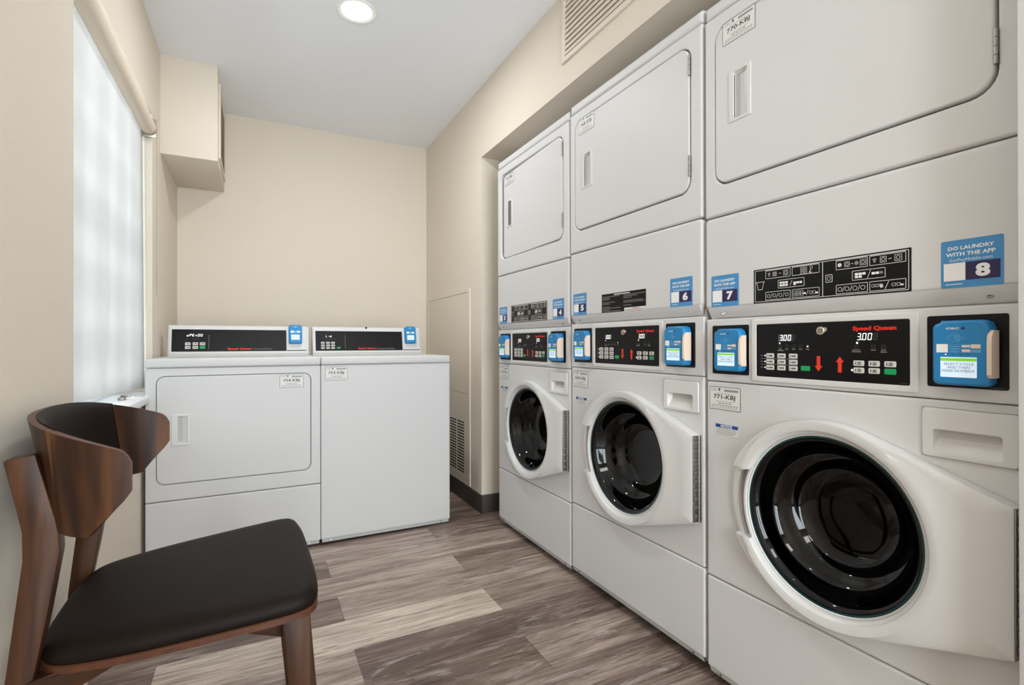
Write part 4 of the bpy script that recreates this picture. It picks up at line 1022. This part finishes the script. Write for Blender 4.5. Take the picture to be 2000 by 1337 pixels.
    for s_ in (-1, 1):
        y0, y1 = (-0.192, -0.158) if s_ < 0 else (0.158, 0.192)
        dx = 0.0 if s_ < 0 else -0.006
        prism([(x+dx*0, z) for x, z in rear], y0, y1, 'beech', 'leg', 0.003)
        fl = [(0.080, 0), (0.118, 0), (0.109, 0.22), (0.093, 0.418), (0.040, 0.414), (0.055, 0.26)]
        y0, y1 = (-0.236, -0.196) if s_ < 0 else (0.196, 0.236)
        prism(fl, y0, y1, 'beech', 'leg', 0.005)
        rail = [(-0.350, 0.330), (-0.277, 0.360), (-0.229, 0.382), (-0.185, 0.405), (-0.150, 0.409), (-0.080, 0.409), (-0.060, 0.402), (-0.017, 0.380), (0.050, 0.355), (0.050, 0.4215), (-0.05, 0.416), (-0.30, 0.398), (-0.350, 0.386)]
        ya = -0.192 if s_ < 0 else 0.170
        prism(rail, ya-0.004 if s_ < 0 else ya+0.004, ya+0.022+(0 if s_ > 0 else 0), 'beechx', 'side_rail', 0.002)
    prism([(0.050, 0.355), (0.072, 0.355), (0.072, 0.42), (0.050, 0.42)], -0.20, 0.20, 'beech', 'front_rail', 0.002)
    prism([(-0.345, 0.335), (-0.325, 0.335), (-0.325, 0.392), (-0.345, 0.392)], -0.16, 0.16, 'beech', 'back_rail', 0.002)
    # seat board and cushion
    C = [(0.118, 0.0), (0.117, 0.16), (0.104, 0.262), (-0.04, 0.253), (-0.22, 0.232), (-0.338, 0.192), (-0.356, 0.08)]
    C = C+[(x, -y) for x, y in reversed(C) if y > 0]; C = C[::-1] if False else C
    for _ in range(4):
        N_ = []
        for i in range(len(C)):
            a, c = C[i], C[(i+1) % len(C)]; N_ += [(a[0]*.78+c[0]*.22, a[1]*.78+c[1]*.22), (a[0]*.22+c[0]*.78, a[1]*.22+c[1]*.78)]
        C = N_
        if len(C) > 150: break
    cxm = -0.12
    def ring(ins, z0):
        out = []
        n = len(C)
        for i in range(n):
            a, c = C[i-1], C[(i+1) % n]; tx, ty = c[0]-a[0], c[1]-a[1]; L = math.hypot(tx, ty); nx, ny = -ty/L, tx/L
            x, y = C[i][0]+nx*ins, C[i][1]+ny*ins
            out.append((x, y, z0))
        return out
    # make sure insets go inward
    A_ = sum(C[i][0]*C[(i+1) % len(C)][1]-C[(i+1) % len(C)][0]*C[i][1] for i in range(len(C)))
    if A_ < 0: C = C[::-1]
    def tz(x): return 0.067*(x-0.10)
    def place(r): return [P3(x, y, z+tz(x)) for x, y, z in r]
    b = MB(); b.loops([place(ring(i, z)) for i, z in ((0.004, 0.4170), (0.0, 0.4190), (0.0, 0.4300), (0.003, 0.4320))], 'ply', True, True)
    for z in (0.4216, 0.4252): b.loops([place(ring(-0.0002, z)), place(ring(-0.0002, z+0.0010))], 'veneer')
    b.build('seat_board', t, 0.5)
    b = MB()
    L = [place(ring(i, z)) for i, z in ((0.004, 0.4322), (0.001, 0.4350), (-0.0005, 0.4420), (0.001, 0.4500), (0.006, 0.4580), (0.014, 0.4640), (0.026, 0.4680))]
    last = ring(0.026, 0.468); cx_, cy_ = -0.11, 0.0
    for k in range(1, 9):
        f = 1-k/9; L.append(place([(cx_+(x-cx_)*f, cy_+(y-cy_)*f, 0.468+0.004*(1-f*f)) for x, y, z in last]))
    b.loops(L, 'leather', True, True); b.build('seat_cushion', t, 1.2)
    t.rotation_euler = (0, 0, math.radians(1.2))
    return t
build_chair()
